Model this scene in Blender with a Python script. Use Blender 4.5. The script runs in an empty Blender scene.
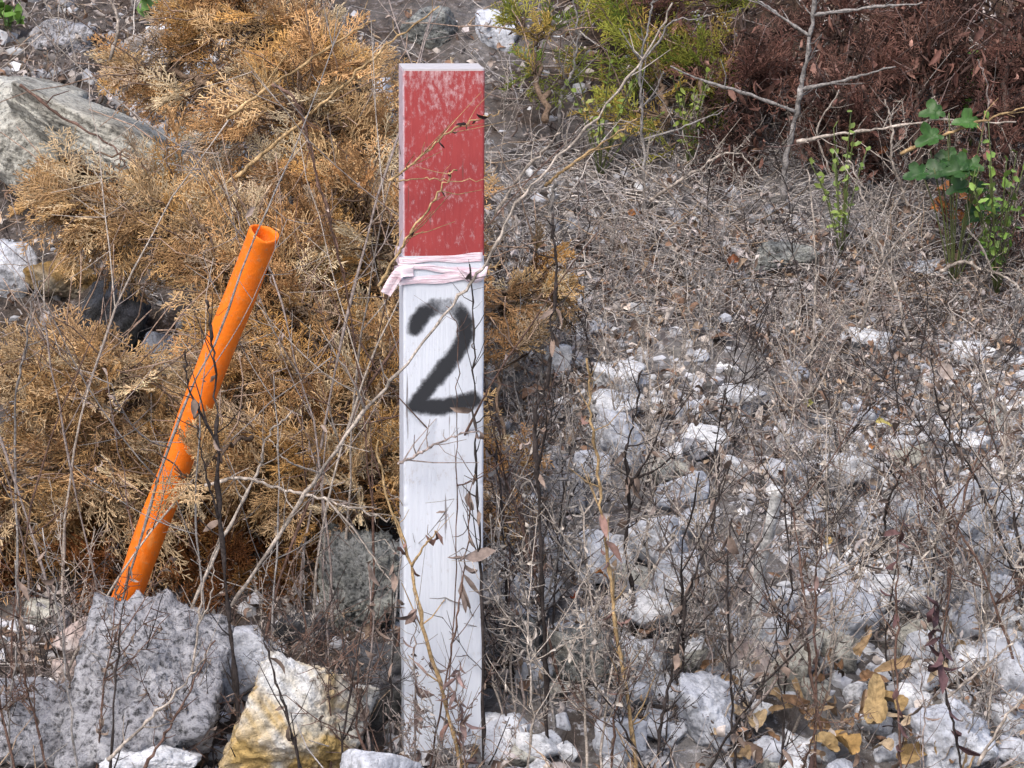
import bpy, math, random
import numpy as np
from mathutils import Vector

scene = bpy.context.scene
col = scene.collection
rng = np.random.default_rng(7)
R = math.radians

# ------------------------------------------------------------------ camera
F = 2800.0                       # focal length in pixels of the 1024 px wide frame
PITCH = R(-10.5)
CAM = np.array([0.0, -3.0, 1.0])
FWD = np.array([0.0, math.cos(PITCH), math.sin(PITCH)])
UP = np.array([0.0, -math.sin(PITCH), math.cos(PITCH)])
RIGHT = np.array([1.0, 0.0, 0.0])
MPP = 3.0 / F                    # metres per pixel at the post

cd = bpy.data.cameras.new('camera')
cam = bpy.data.objects.new('camera', cd)
col.objects.link(cam)
cam.location = CAM
cam.rotation_euler = (R(90) + PITCH, 0, 0)
cd.sensor_width = 36.0
cd.lens = F / 1024.0 * 36.0
cd.clip_start = 0.05
cd.clip_end = 500
scene.camera = cam

# ------------------------------------------------------------------ noise
def _hash(ix, iy, iz, seed):
    h = (ix * 374761393 + iy * 668265263 + iz * 2147483647 + seed * 1274126177) & 0xFFFFFFFF
    h = ((h ^ (h >> 13)) * 1274126177) & 0xFFFFFFFF
    h = ((h ^ (h >> 16)) * 2246822519) & 0xFFFFFFFF
    return ((h ^ (h >> 15)) & 0xFFFF) / 65535.0

def vnoise(p, seed=0):
    p = np.asarray(p, float)
    i = np.floor(p).astype(np.int64)
    f = p - i
    f = f * f * (3 - 2 * f)
    out = 0
    for dx in (0, 1):
        wx = f[..., 0] if dx else 1 - f[..., 0]
        for dy in (0, 1):
            wy = f[..., 1] if dy else 1 - f[..., 1]
            for dz in (0, 1):
                wz = f[..., 2] if dz else 1 - f[..., 2]
                out = out + wx * wy * wz * _hash(i[..., 0] + dx, i[..., 1] + dy, i[..., 2] + dz, seed)
    return out * 2 - 1

def fbm(p, octv=4, seed=0, gain=0.5):
    p = np.asarray(p, float)
    a, s, out = 1.0, 1.0, 0
    for k in range(octv):
        out = out + a * vnoise(p * s + 17.3 * k, seed + k)
        a *= gain
        s *= 2.03
    return out

# ------------------------------------------------------------------ ground shape
def height(x, y):
    x = np.asarray(x, float); y = np.asarray(y, float)
    z = np.where(y < 0, 0.28 * y, 0.45 * y)
    z = np.where(y < -1.6, -0.448 + 0.02 * (y + 1.6), z)
    far = np.where(y > 3.2, 1.44 + 1.2 * (1 - np.exp(-(np.maximum(y, 3.2) - 3.2) * 0.375)), z)
    z = np.where(y > 3.2, far, z)
    p = np.stack([x * 2.3, y * 2.3, 0 * x], -1)
    near = np.clip(1 - np.abs(y) / 14, 0, 1)
    z = z + 0.045 * near * fbm(p, 3, 11) + 0.4 * (1 - near) * fbm(p * 0.05, 2, 5)
    q = np.stack([x * 13, y * 13, 0 * x + 3], -1)
    z = z + 0.010 * near * fbm(q, 4, 21)
    return z

def raydir(px, py):
    d = FWD * F + RIGHT * (px - 512.0) + UP * (384.0 - py)
    return d / np.linalg.norm(d)

def P(px, py, Y):
    """the point of the pixel's line of sight that lies at world depth Y"""
    d = raydir(px, py)
    return CAM + d * ((Y - CAM[1]) / d[1])

def G(px, py):
    """where the pixel's line of sight meets the ground"""
    d = raydir(px, py)
    t = np.arange(1.8, 12, 0.01)
    pts = CAM + d[None] * t[:, None]
    below = pts[:, 2] < height(pts[:, 0], pts[:, 1])
    k = int(np.argmax(below)) if below.any() else len(t) - 1
    return pts[k]

def GV(px, py):
    px = np.asarray(px, float); py = np.asarray(py, float)
    d = FWD * F + RIGHT * (px[:, None] - 512.0) + UP * (384.0 - py[:, None])
    d /= np.linalg.norm(d, axis=1)[:, None]
    t = np.full(len(px), 2.4)
    hit = np.zeros(len(px), bool)
    for _ in range(420):
        p = CAM + d * t[:, None]
        hit |= p[:, 2] < height(p[:, 0], p[:, 1])
        t = np.where(hit, t, t + 0.01)
    return CAM + d * t[:, None]

# ------------------------------------------------------------------ mesh building
class MB:
    def __init__(self):
        self.v = []; self.f = []; self.c = []; self.n = 0
    def add(self, v, f, c):
        v = np.asarray(v, float).reshape(-1, 3)
        f = np.asarray(f, np.int64)
        c = np.asarray(c, float)
        if c.ndim == 1: c = np.repeat(c[None], len(v), 0)
        self.v.append(v); self.c.append(c.reshape(-1, 3))
        self.f.append(f + self.n)
        self.n += len(v)
    def build(self, name, mat, parent=None, loc=(0, 0, 0), smooth=True):
        v = np.concatenate(self.v) - np.asarray(loc, float)
        c = np.concatenate(self.c)
        me = bpy.data.meshes.new(name)
        me.vertices.add(len(v))
        me.vertices.foreach_set('co', v.astype(np.float32).ravel())
        lv = np.concatenate([f.ravel() for f in self.f])
        tot = np.concatenate([np.full(len(f), f.shape[1]) for f in self.f])
        st = np.concatenate([[0], np.cumsum(tot)[:-1]])
        me.loops.add(len(lv))
        me.loops.foreach_set('vertex_index', lv.astype(np.int32))
        me.polygons.add(len(tot))
        me.polygons.foreach_set('loop_start', st.astype(np.int32))
        me.polygons.foreach_set('use_smooth', np.full(len(tot), smooth))
        a = me.color_attributes.new('tint', 'FLOAT_COLOR', 'POINT')
        a.data.foreach_set('color', np.concatenate([np.clip(c, 0, 1), np.ones((len(c), 1))], 1).astype(np.float32).ravel())
        me.update(calc_edges=True)
        me.materials.append(mat)
        o = bpy.data.objects.new(name, me)
        col.objects.link(o)
        if parent is not None: o.parent = parent
        return o

def norm(a):
    return a / np.maximum(np.linalg.norm(a, axis=-1, keepdims=True), 1e-9)

def tubes(mb, pts, rad, colr, S=4):
    """pts [N,K,3], rad [N,K], colr [3] / [N,3] / [N,K,3]: N tapered tubes"""
    pts = np.asarray(pts, float); rad = np.asarray(rad, float)
    N, K, _ = pts.shape
    t = np.empty_like(pts)
    t[:, 1:-1] = pts[:, 2:] - pts[:, :-2]
    t[:, 0] = pts[:, 1] - pts[:, 0]
    t[:, -1] = pts[:, -1] - pts[:, -2]
    t = norm(t)
    mean = norm(pts[:, -1] - pts[:, 0] + 1e-6)
    ref = np.where(np.abs(mean[:, 2:3]) > 0.75, np.array([[1.0, 0.13, 0.07]]), np.array([[0.11, 0.09, 1.0]]))
    n1 = norm(np.cross(t, np.repeat(ref[:, None], K, 1)))
    n2 = np.cross(t, n1)
    a = np.arange(S) * 2 * math.pi / S
    v = pts[:, :, None] + rad[:, :, None, None] * (np.cos(a)[None, None, :, None] * n1[:, :, None] + np.sin(a)[None, None, :, None] * n2[:, :, None])
    idx = np.arange(N * K * S).reshape(N, K, S)
    q = np.stack([idx[:, :-1], np.roll(idx, -1, 2)[:, :-1], np.roll(idx, -1, 2)[:, 1:], idx[:, 1:]], -1).reshape(-1, 4)
    c = np.asarray(colr, float)
    if c.ndim == 1: c = np.broadcast_to(c, (N, K, 3))
    elif c.ndim == 2: c = np.broadcast_to(c[:, None], (N, K, 3))
    c = np.repeat(c[:, :, None], S, 2)
    mb.add(v, q, c.reshape(-1, 3))
    if S >= 4:
        caps = np.concatenate([idx[:, 0, :][:, ::-1], idx[:, -1, :]])
        mb.f.append(caps + (mb.n - N * K * S))

def leaves(mb, base, d, nrm, L, W, curl, fold, colr, K=5, shape=0.9, roll=None):
    """N curled, folded leaves with K cross sections of three points"""
    base = np.asarray(base, float); N = len(base)
    d = norm(d); nrm = norm(nrm - (nrm * d).sum(-1, keepdims=True) * d)
    s = np.cross(d, nrm)
    L = np.broadcast_to(L, N); W = np.broadcast_to(W, N); curl = np.broadcast_to(curl, N); fold = np.broadcast_to(fold, N)
    u = np.linspace(0, 1, K)
    ang = curl[:, None] * u[None]
    k = np.where(np.abs(curl) < 1e-3, 1e-3, curl)[:, None]
    mid = base[:, None] + L[:, None, None] * ((np.sin(ang) / k)[..., None] * d[:, None] + ((1 - np.cos(ang)) / k)[..., None] * nrm[:, None])
    nn = np.cos(ang)[..., None] * nrm[:, None] - np.sin(ang)[..., None] * d[:, None]
    w = W[:, None] * (np.sin(np.pi * np.clip(u, 0.03, 0.985) ** shape)[None] ** 0.8)
    jit = 1 + 0.35 * rng.standard_normal((N, K)) * 0.6
    off1 = s[:, None] * np.cos(fold)[:, None, None] + nn * np.sin(fold)[:, None, None]
    off2 = -s[:, None] * np.cos(fold)[:, None, None] + nn * np.sin(fold)[:, None, None]
    v = np.stack([mid + off1 * (w * jit)[..., None], mid, mid + off2 * (w * (2 - jit))[..., None]], 2)
    idx = np.arange(N * K * 3).reshape(N, K, 3)
    q = np.stack([idx[:, :-1, :-1], idx[:, 1:, :-1], idx[:, 1:, 1:], idx[:, :-1, 1:]], -1).reshape(-1, 4)
    c = np.asarray(colr, float)
    if c.ndim == 1: c = np.broadcast_to(c, (N, 3))
    c = np.repeat(c[:, None], K * 3, 1).reshape(-1, 3)
    mb.add(v, q, c)

def spline(p, n):
    """n points on a Catmull-Rom curve through p"""
    p = np.asarray(p, float)
    if len(p) == 2:
        return p[0] + (p[1] - p[0]) * np.linspace(0, 1, n)[:, None]
    q = np.concatenate([[2 * p[0] - p[1]], p, [2 * p[-1] - p[-2]]])
    seg = np.linspace(0, len(p) - 1 - 1e-6, n)
    i = seg.astype(int); t = (seg - i)[:, None]
    a, b, c, d = q[i], q[i + 1], q[i + 2], q[i + 3]
    return 0.5 * (2 * b + (c - a) * t + (2 * a - 5 * b + 4 * c - d) * t ** 2 + (3 * b - a - 3 * c + d) * t ** 3)

# ------------------------------------------------------------------ tagging
def tag(o, label=None, cat=None, group=None, kind=None):
    if label: o['label'] = label
    if cat: o['category'] = cat
    if group: o['group'] = group
    if kind: o['kind'] = kind
    return o

def empty(name, loc, label=None, cat=None, group=None):
    o = bpy.data.objects.new(name, None)
    o.empty_display_size = 0.02
    o.location = loc
    col.objects.link(o)
    return tag(o, label, cat, group)

def dup(root, loc, rz, sc=1.0, label=None, group=None, tilt=(0, 0)):
    r = root.copy(); col.objects.link(r)
    r.location = loc; r.rotation_euler = (tilt[0], tilt[1], rz); r.scale = (sc, sc, sc)
    if label: r['label'] = label
    if group: r['group'] = group
    for ch in list(root.children):
        c = ch.copy(); col.objects.link(c); c.parent = r
    return r

# ------------------------------------------------------------------ materials
class NT:
    def __init__(self, name):
        self.m = bpy.data.materials.new(name); self.m.use_nodes = True
        self.t = self.m.node_tree; self.t.nodes.clear()
        self.out = self.n('ShaderNodeOutputMaterial')
        self.b = self.n('ShaderNodeBsdfPrincipled')
        self.t.links.new(self.b.outputs[0], self.out.inputs[0])
    def n(self, k, **kw):
        o = self.t.nodes.new(k)
        for a, b in kw.items(): setattr(o, a, b)
        return o
    def l(self, a, b): self.t.links.new(a, b)
    def coord(self, kind='Object', scale=(1, 1, 1)):
        c = self.n('ShaderNodeTexCoord'); m = self.n('ShaderNodeMapping')
        m.inputs['Scale'].default_value = scale
        self.l(c.outputs[kind], m.inputs[0])
        return m.outputs[0]
    def noise(self, vec, scale, detail=6, rough=0.6, dist=0.0):
        o = self.n('ShaderNodeTexNoise')
        o.inputs['Scale'].default_value = scale; o.inputs['Detail'].default_value = detail
        o.inputs['Roughness'].default_value = rough; o.inputs['Distortion'].default_value = dist
        self.l(vec, o.inputs['Vector']); return o.outputs[0]
    def voro(self, vec, scale, feature='F1'):
        o = self.n('ShaderNodeTexVoronoi', feature=feature); o.inputs['Scale'].default_value = scale
        self.l(vec, o.inputs['Vector']); return o
    def ramp(self, fac, stops):
        o = self.n('ShaderNodeValToRGB'); e = o.color_ramp.elements
        while len(e) < len(stops): e.new(0.5)
        for x, (p, c) in zip(e, stops):
            x.position = p
            x.color = (c, c, c, 1) if not hasattr(c, '__len__') else (*c, 1)
        self.l(fac, o.inputs[0]); return o.outputs[0]
    def mix(self, fac, a, b, mode='MIX'):
        o = self.n('ShaderNodeMix', data_type='RGBA', blend_type=mode)
        for s, x in ((o.inputs[0], fac), (o.inputs[6], a), (o.inputs[7], b)):
            if isinstance(x, (int, float)): s.default_value = x
            elif hasattr(x, '__len__'): s.default_value = (*x, 1)
            else: self.l(x, s)
        return o.outputs[2]
    def math(self, op, a, b=0.0):
        o = self.n('ShaderNodeMath', operation=op)
        for s, x in ((o.inputs[0], a), (o.inputs[1], b)):
            if isinstance(x, (int, float)): s.default_value = x
            else: self.l(x, s)
        return o.outputs[0]
    def bump(self, h, strength=0.5, dist=0.01):
        o = self.n('ShaderNodeBump'); o.inputs['Strength'].default_value = strength; o.inputs['Distance'].default_value = dist
        self.l(h, o.inputs['Height']); self.l(o.outputs[0], self.b.inputs['Normal'])
    def fin(self, colr, rough=0.8, spec=0.3):
        if hasattr(colr, '__len__'): self.b.inputs['Base Color'].default_value = (*colr, 1)
        else: self.l(colr, self.b.inputs['Base Color'])
        if isinstance(rough, (int, float)): self.b.inputs['Roughness'].default_value = rough
        else: self.l(rough, self.b.inputs['Roughness'])
        self.b.inputs['Specular IOR Level'].default_value = spec
        return self.m

def plant_mat(name, rough=0.75, var=0.5, scale=120, spec=0.25):
    t = NT(name)
    a = t.n('ShaderNodeAttribute', attribute_name='tint')
    v = t.coord()
    n = t.noise(v, scale, 3)
    k = t.ramp(n, [(0.3, 1 - var), (0.7, 1 + var * 0.35)])
    t.bump(n, 0.35, 0.002)
    return t.fin(t.mix(1.0, a.outputs[0], k, 'MULTIPLY'), rough, spec)

M_PLANT = plant_mat('dry_plant')
M_BARK = plant_mat('dry_bark', 0.85, 0.65, 260, 0.15)
M_FOL = plant_mat('cedar_foliage', 0.8, 0.4, 60, 0.15)
M_GREEN = plant_mat('green_leaf', 0.5, 0.3, 70, 0.4)
M_STONE = plant_mat('gravel_stone', 0.9, 0.35, 90, 0.2)

def rock_mat(name, a, b, c, pit=0.5, s=16, bmp=0.8, streak=None):
    t = NT(name); v = t.coord()
    n1 = t.noise(v, s, 8, 0.65, 0.4); n2 = t.noise(v, s * 5.5, 6, 0.7); n3 = t.noise(v, s * 0.45, 4, 0.6, 0.8)
    base = t.mix(t.ramp(n1, [(0.36, 0), (0.62, 1)]), a, b)
    base = t.mix(t.ramp(n3, [(0.47, 0), (0.58, 1)]), base, c)
    pits = t.ramp(n2, [(0.36, 1 - pit), (0.52, 1.0)])
    base = t.mix(1.0, base, pits, 'MULTIPLY')
    sp = t.voro(v, s * 14)
    base = t.mix(1.0, base, t.ramp(sp.outputs[0], [(0.05, 0.6), (0.3, 1.0)]), 'MULTIPLY')
    wv = t.mix(0.10, v, t.n('ShaderNodeTexNoise').outputs[1])
    ck = t.voro(wv, s * 0.9, 'DISTANCE_TO_EDGE')
    crack = t.ramp(t.math('ADD', ck.outputs[0], t.math('MULTIPLY', t.ramp(n3, [(0.45, 0), (0.6, 1)]), 0.12)), [(0.0, 0.25), (0.025, 1.0)])
    base = t.mix(0.15, base, crack, 'MULTIPLY')
    h = t.math('ADD', t.math('ADD', n1, t.math('MULTIPLY', n2, 0.6)), t.math('MULTIPLY', crack, 0.15))
    t.bump(h, bmp, 0.012)
    return t.fin(base, 0.92, 0.2)

M_ROCK = {
    'grey': rock_mat('rough_grey_rock', (0.29, 0.29, 0.32), (0.58, 0.58, 0.62), (0.42, 0.42, 0.46), 0.85, 24, 1.0),
    'blue': rock_mat('bluish_rock', (0.50, 0.52, 0.59), (0.64, 0.67, 0.74), (0.44, 0.46, 0.51), 0.45, 14, 0.6),
    'white': rock_mat('white_rock', (0.66, 0.68, 0.73), (0.80, 0.81, 0.85), (0.52, 0.53, 0.57), 0.5, 18, 0.7),
    'yellow': rock_mat('ochre_stained_white_rock', (0.74, 0.76, 0.80), (0.68, 0.62, 0.50), (0.60, 0.42, 0.17), 0.5, 15, 1.0),
    'dark': rock_mat('dark_rock', (0.05, 0.055, 0.06), (0.16, 0.16, 0.18), (0.09, 0.09, 0.09), 0.6, 16, 0.9),
    'lichen': rock_mat('lichened_rock', (0.14, 0.15, 0.15), (0.34, 0.35, 0.35), (0.44, 0.45, 0.42), 0.8, 30, 1.0),
    'pale': rock_mat('pale_lichen_slab', (0.46, 0.45, 0.40), (0.62, 0.61, 0.56), (0.30, 0.29, 0.26), 0.7, 24, 0.8),
    'gravelly': rock_mat('gravelly_blue_rock', (0.54, 0.57, 0.65), (0.78, 0.81, 0.88), (0.58, 0.60, 0.66), 0.65, 45, 1.0),
    'pink': rock_mat('pinkish_rock', (0.46, 0.36, 0.33), (0.55, 0.46, 0.43), (0.50, 0.46, 0.45), 0.35, 14, 0.6),
    'ochre': rock_mat('ochre_rock', (0.34, 0.21, 0.07), (0.16, 0.11, 0.06), (0.30, 0.26, 0.20), 0.6, 14, 0.8),
}

def ground_mat():
    t = NT('rubble_soil'); v = t.coord()
    a = t.n('ShaderNodeAttribute', attribute_name='tint')
    n1 = t.noise(v, 9, 8, 0.7, 0.5); n2 = t.noise(v, 70, 6, 0.7); vo = t.voro(v, 55)
    base = t.mix(t.ramp(n1, [(0.4, 0), (0.6, 1)]), (0.09, 0.075, 0.068), (0.26, 0.25, 0.25))
    base = t.mix(t.ramp(n2, [(0.54, 0), (0.66, 1)]), base, (0.52, 0.52, 0.56))
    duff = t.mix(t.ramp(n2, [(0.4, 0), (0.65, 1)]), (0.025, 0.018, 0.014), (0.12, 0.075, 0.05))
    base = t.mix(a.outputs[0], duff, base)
    t.bump(t.math('ADD', n2, t.math('MULTIPLY', vo.outputs[0], 0.7)), 1.0, 0.012)
    return t.fin(base, 0.95, 0.15)

# ------------------------------------------------------------------ world and light
w = bpy.data.worlds.new('World'); scene.world = w; w.use_nodes = True
nt = w.node_tree; bg = nt.nodes['Background']
sky = nt.nodes.new('ShaderNodeTexSky'); sky.sky_type = 'NISHITA'; sky.sun_disc = False
SUN_EL, SUN_AZ = 52.0, 205.0
sky.sun_elevation = R(SUN_EL); sky.sun_rotation = R(SUN_AZ); sky.air_density = 1.0; sky.dust_density = 4.0; sky.ozone_density = 1.0
nt.links.new(sky.outputs[0], bg.inputs[0]); bg.inputs[1].default_value = 0.145
sd = bpy.data.lights.new('sun', 'SUN'); so = bpy.data.objects.new('sun', sd); col.objects.link(so)
sd.energy = 1.2; sd.angle = R(25); sd.color = (1.0, 0.96, 0.9)
sv = Vector((math.sin(R(SUN_AZ)) * math.cos(R(SUN_EL)), math.cos(R(SUN_AZ)) * math.cos(R(SUN_EL)), math.sin(R(SUN_EL))))
so.rotation_euler = sv.to_track_quat('Z', 'Y').to_euler()
scene.view_settings.view_transform = 'Standard'
scene.view_settings.look = 'None'
scene.view_settings.exposure = 0.75
scene.view_settings.gamma = 1.0
scene.cycles.max_bounces = 5
scene.cycles.diffuse_bounces = 3
scene.cycles.glossy_bounces = 2
scene.cycles.transparent_max_bounces = 8

# ------------------------------------------------------------------ ground sheet
xs = np.concatenate([np.linspace(-60, -6, 14), np.linspace(-5, -1.3, 28), np.arange(-1.2, 1.21, 0.013), np.linspace(1.3, 5, 28), np.linspace(6, 60, 14)])
ys = np.concatenate([np.linspace(-30, -6, 10), np.linspace(-5, -0.5, 34), np.arange(-0.45, 2.6, 0.013), np.linspace(2.65, 8, 60), np.linspace(9, 120, 30)])
X, Y = np.meshgrid(xs, ys)
Z = height(X, Y)
mb = MB()
idx = np.arange(X.size).reshape(X.shape)
q = np.stack([idx[:-1, :-1], idx[:-1, 1:], idx[1:, 1:], idx[1:, :-1]], -1).reshape(-1, 4)
rel = np.stack([X, Y, Z], -1) - CAM
dep = np.maximum(rel @ FWD, 0.3)
PXg = 512 + F * (rel @ RIGHT) / dep
PYg = 384 - F * (rel @ UP) / dep
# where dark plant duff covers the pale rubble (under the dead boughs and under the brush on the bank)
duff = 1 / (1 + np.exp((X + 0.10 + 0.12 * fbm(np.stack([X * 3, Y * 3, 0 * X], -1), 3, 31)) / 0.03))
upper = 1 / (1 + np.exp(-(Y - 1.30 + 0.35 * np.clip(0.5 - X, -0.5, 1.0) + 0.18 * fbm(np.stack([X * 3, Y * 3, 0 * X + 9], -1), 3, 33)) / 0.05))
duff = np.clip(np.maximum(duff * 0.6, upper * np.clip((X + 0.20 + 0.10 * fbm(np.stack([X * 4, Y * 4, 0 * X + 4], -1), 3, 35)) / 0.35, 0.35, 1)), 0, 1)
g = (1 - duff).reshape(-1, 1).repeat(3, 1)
mb.add(np.stack([X, Y, Z], -1), q, g)
ground = mb.build('ground', ground_mat())
tag(ground, 'steep bank of pale rubble and brown plant duff rising away behind the post', None, None, 'structure')

# ------------------------------------------------------------------ rocks
def ico(sub):
    import bmesh
    bm = bmesh.new(); bmesh.ops.create_icosphere(bm, subdivisions=sub, radius=1)
    v = np.array([x.co for x in bm.verts]); f = np.array([[x.index for x in y.verts] for y in bm.faces]); bm.free()
    return norm(v), f
ICO = {k: ico(k) for k in (1, 2, 4, 5, 6)}

def rock_shape(seed, size, sub=5, planes=11, rough=0.07, lo=0.66):
    r = np.random.default_rng(seed)
    d, f = ICO[sub]
    n = norm(r.standard_normal((planes, 3))); h = r.uniform(lo, 0.98, planes)
    n = np.concatenate([n, np.eye(3), -np.eye(3)]); h = np.concatenate([h, np.full(6, 1.0)])
    dots = np.maximum(d @ n.T, 1e-3)
    rr = h[None] / dots
    k = 34.0
    rad = np.sum(rr ** -k, 1) ** (-1 / k)
    rad = rad * (1 + rough * 1.0 * fbm(d * 1.9 + seed % 97, 3, seed % 1000) + rough * 0.8 * fbm(d * 6 + seed % 31, 6, seed % 777, 0.68))
    if rough > 0.05:
        rad = rad - rough * 1.1 * np.clip(vnoise(d * 9.5 + 3.1, seed % 555) - 0.30, 0, 1)
    return d * rad[:, None] * np.asarray(size)[None], f

def rotm(rx, ry, rz):
    cx, sx, cy, sy, cz, sz = math.cos(rx), math.sin(rx), math.cos(ry), math.sin(ry), math.cos(rz), math.sin(rz)
    return np.array([[cz, -sz, 0], [sz, cz, 0], [0, 0, 1]]) @ np.array([[cy, 0, sy], [0, 1, 0], [-sy, 0, cy]]) @ np.array([[1, 0, 0], [0, cx, -sx], [0, sx, cx]])

def place_rock(cx, cy, w, h, kind, label, tilt=0.0, group=None, seed=None, sub=None, rough=0.06, lo=0.66, name='rock', cat='rock', dy=0.0, depth=None):
    seed = seed if seed is not None else int(cx * 31 + cy * 17)
    gp = G(cx, cy + 0.30 * h)
    Yc = gp[1] + dy
    c = P(cx, cy, Yc)
    m = (Yc + 3.0) / F
    sx, sz = 0.5 * w * m * 1.06, 0.5 * h * m * 1.06
    sy = depth if depth else 0.5 * (sx + sz) * 0.95
    v, f = rock_shape(seed, (sx, sy, sz), sub or (6 if max(w, h) > 90 else 5), rough=rough, lo=lo)
    v = v @ rotm(0, R(tilt), 0).T
    mb = MB(); mb.add(v, f, (1, 1, 1))
    o = mb.build(name, M_ROCK[kind])
    o.location = c
    return tag(o, label, cat, group)

place_rock(144, 704, 142, 190, 'grey', 'big rough pitted grey rock directly below the foot of the orange pipe', 10, rough=0.08, dy=-0.02, seed=9)
place_rock(84, 638, 56, 46, 'pink', 'tan stone lying against the left side of the pipe foot', 8, dy=-0.05)
place_rock(304, 724, 112, 126, 'yellow', 'ochre-stained white rock left of the post base', 24, rough=0.085, dy=-0.05, seed=33, lo=0.6)
place_rock(243, 662, 92, 74, 'blue', 'smooth bluish grey rock between the big pitted rock and the ochre-stained rock', 10, rough=0.04)
place_rock(152, 765, 96, 50, 'white', 'creamy white rock at the foot of the big pitted grey rock', -5, dy=-0.08)
place_rock(30, 730, 90, 80, 'grey', 'flat-topped grey rock left of the big pitted one, in the lower left corner', 6, rough=0.07, dy=-0.03)
place_rock(74, 672, 50, 34, 'pink', 'small tan stone lodged left of the big pitted grey rock', -10)
place_rock(362, 600, 84, 120, 'lichen', 'upright lichen-speckled rock beside the left edge of the post', 4, rough=0.12, dy=0.05)
place_rock(368, 680, 76, 84, 'dark', 'almost black rock between the post and the ochre-stained rock', 10, rough=0.08)
place_rock(306, 630, 60, 44, 'dark', 'dark rock in the hollow under the dead boughs', 0)
place_rock(382, 784, 84, 72, 'blue', 'pale bluish rock at the left foot of the post', 0, rough=0.04, dy=-0.03)
place_rock(504, 756, 66, 84, 'blue', 'smooth pale block at the right foot of the post', 3, rough=0.04, dy=0.06)
place_rock(28, 134, 92, 92, 'pale', 'big pale slab with lichen at the far left under the dead foliage', 10, rough=0.03, dy=-0.06, depth=0.14, seed=5, lo=0.9)
place_rock(128, 148, 236, 50, 'pale', 'long pale slab sloping down right of the big lichen slab', 23, rough=0.03, dy=-0.12, depth=0.13, seed=12, lo=0.88)
place_rock(222, 155, 44, 34, 'pale', 'small pale rounded rock at the lower right end of the long slab', 20, dy=-0.05)
place_rock(186, 138, 34, 26, 'pale', 'small pale stone above the long slab', 10, dy=-0.03)
place_rock(14, 272, 48, 56, 'blue', 'bright bluish rock at the left picture edge beside an ochre rock', 0, rough=0.04)
place_rock(62, 280, 70, 44, 'ochre', 'ochre brown rock beside the bright bluish rock at the left edge', 8)
place_rock(115, 318, 84, 70, 'dark', 'dark mossy rock left of the upper half of the orange pipe', 5)
place_rock(168, 354, 54, 34, 'blue', 'wedge of bluish white rock showing beside the middle of the orange pipe', 30, rough=0.04)
place_rock(40, 410, 60, 40, 'grey', 'grey rock behind the tan bough at the left edge', 5)
place_rock(382, 105, 24, 50, 'blue', 'small bluish rock just left of the red top of the post', 0)
place_rock(60, 40, 60, 34, 'grey', 'dark streaked grey rock near the upper left corner', 10)
place_rock(170, 35, 50, 26, 'white', 'whitish flat rock in the litter at the top left', -8)
place_rock(430, 30, 60, 44, 'lichen', 'grey lichened rock on the bank just above the red post top', 0)
place_rock(494, 30, 44, 36, 'blue', 'pale blue-grey rock on the bank above and right of the post top', 15)
# right of the post
place_rock(773, 620, 40, 60, 'white', 'chalky white lump below the white broken stick', 5)
place_rock(792, 664, 34, 78, 'pale', 'long narrow whitish slab leaning right, under the chalky lump', 38, rough=0.03)
place_rock(852, 618, 70, 60, 'blue', 'flat-faced bluish white block right of the chalky lump', -6, rough=0.05)
place_rock(746, 656, 44, 54, 'pink', 'pinkish flat stone left of the narrow leaning slab', -10, rough=0.05)
place_rock(705, 712, 66, 72, 'blue', 'pale bluish rock in front of the pinkish stone', 10, rough=0.08)
place_rock(676, 588, 52, 56, 'white', 'white split rock with a black hollow beneath it, right of the tan cane', -8)
place_rock(615, 378, 52, 40, 'white', 'largest white rock high on the rubble bank right of the numeral', 15, rough=0.06)
place_rock(554, 360, 36, 32, 'white', 'round whitish rock level with the numeral, closest to the post', 0)
place_rock(622, 440, 60, 52, 'blue', 'bluish white rock right of the dark stalk below the numeral', 10, rough=0.06)
place_rock(690, 492, 50, 40, 'blue', 'bluish wedge of rock in the middle of the rubble bank', -12, rough=0.05)
place_rock(592, 548, 84, 42, 'white', 'wide whitish rock crossed by the tan cane', 4, rough=0.07)
place_rock(499, 566, 36, 34, 'white', 'small white rock touching the right edge of the post', 0)
place_rock(560, 492, 50, 34, 'grey', 'grey rock beside a mossy brown hollow right of the post', 0)
place_rock(516, 506, 44, 30, 'white', 'low white rock between the post and the first dark stalk', 8)
place_rock(942, 534, 124, 92, 'gravelly', 'broad pale blue-grey gravelly rock in the clearing at the right', -8, rough=0.07, lo=0.62, depth=0.05, dy=0.03)
place_rock(1006, 508, 50, 44, 'white', 'white rock at the right edge beyond the gravelly rock', 8)
place_rock(968, 442, 60, 26, 'white', 'thin white flake of rock above the gravelly rock', 6)
place_rock(835, 652, 50, 40, 'pale', 'cream stone lying in front of the flat-faced bluish block', 14)
place_rock(960, 742, 80, 74, 'blue', 'large pale grey-blue rock in the lower right corner', -10, rough=0.1)
place_rock(920, 640, 44, 48, 'pale', 'pale upright stone behind the golden dead leaves', 12)
place_rock(580, 660, 60, 60, 'lichen', 'shaded lichened rock between the dark stalk and the tan cane', 0, rough=0.1)
place_rock(640, 662, 44, 50, 'white', 'white rock right beside the lower part of the tan cane', 5)
place_rock(520, 640, 46, 60, 'lichen', 'mossy grey rock right of the lower part of the post', 5, rough=0.1)
place_rock(868, 340, 54, 24, 'white', 'whitish flat rock under the crossing pale twigs', 4)
place_rock(935, 268, 60, 18, 'blue', 'thin grey slab at the right near the orange leaves', 5)
place_rock(780, 258, 70, 30, 'lichen', 'layered grey rock below the grey sapling', 3)
place_rock(620, 742, 50, 50, 'blue', 'bluish stone in the bottom middle below the tan cane', 0)
place_rock(1004, 646, 44, 34, 'white', 'whitish stone at the right edge above the corner rock', 0)

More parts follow.
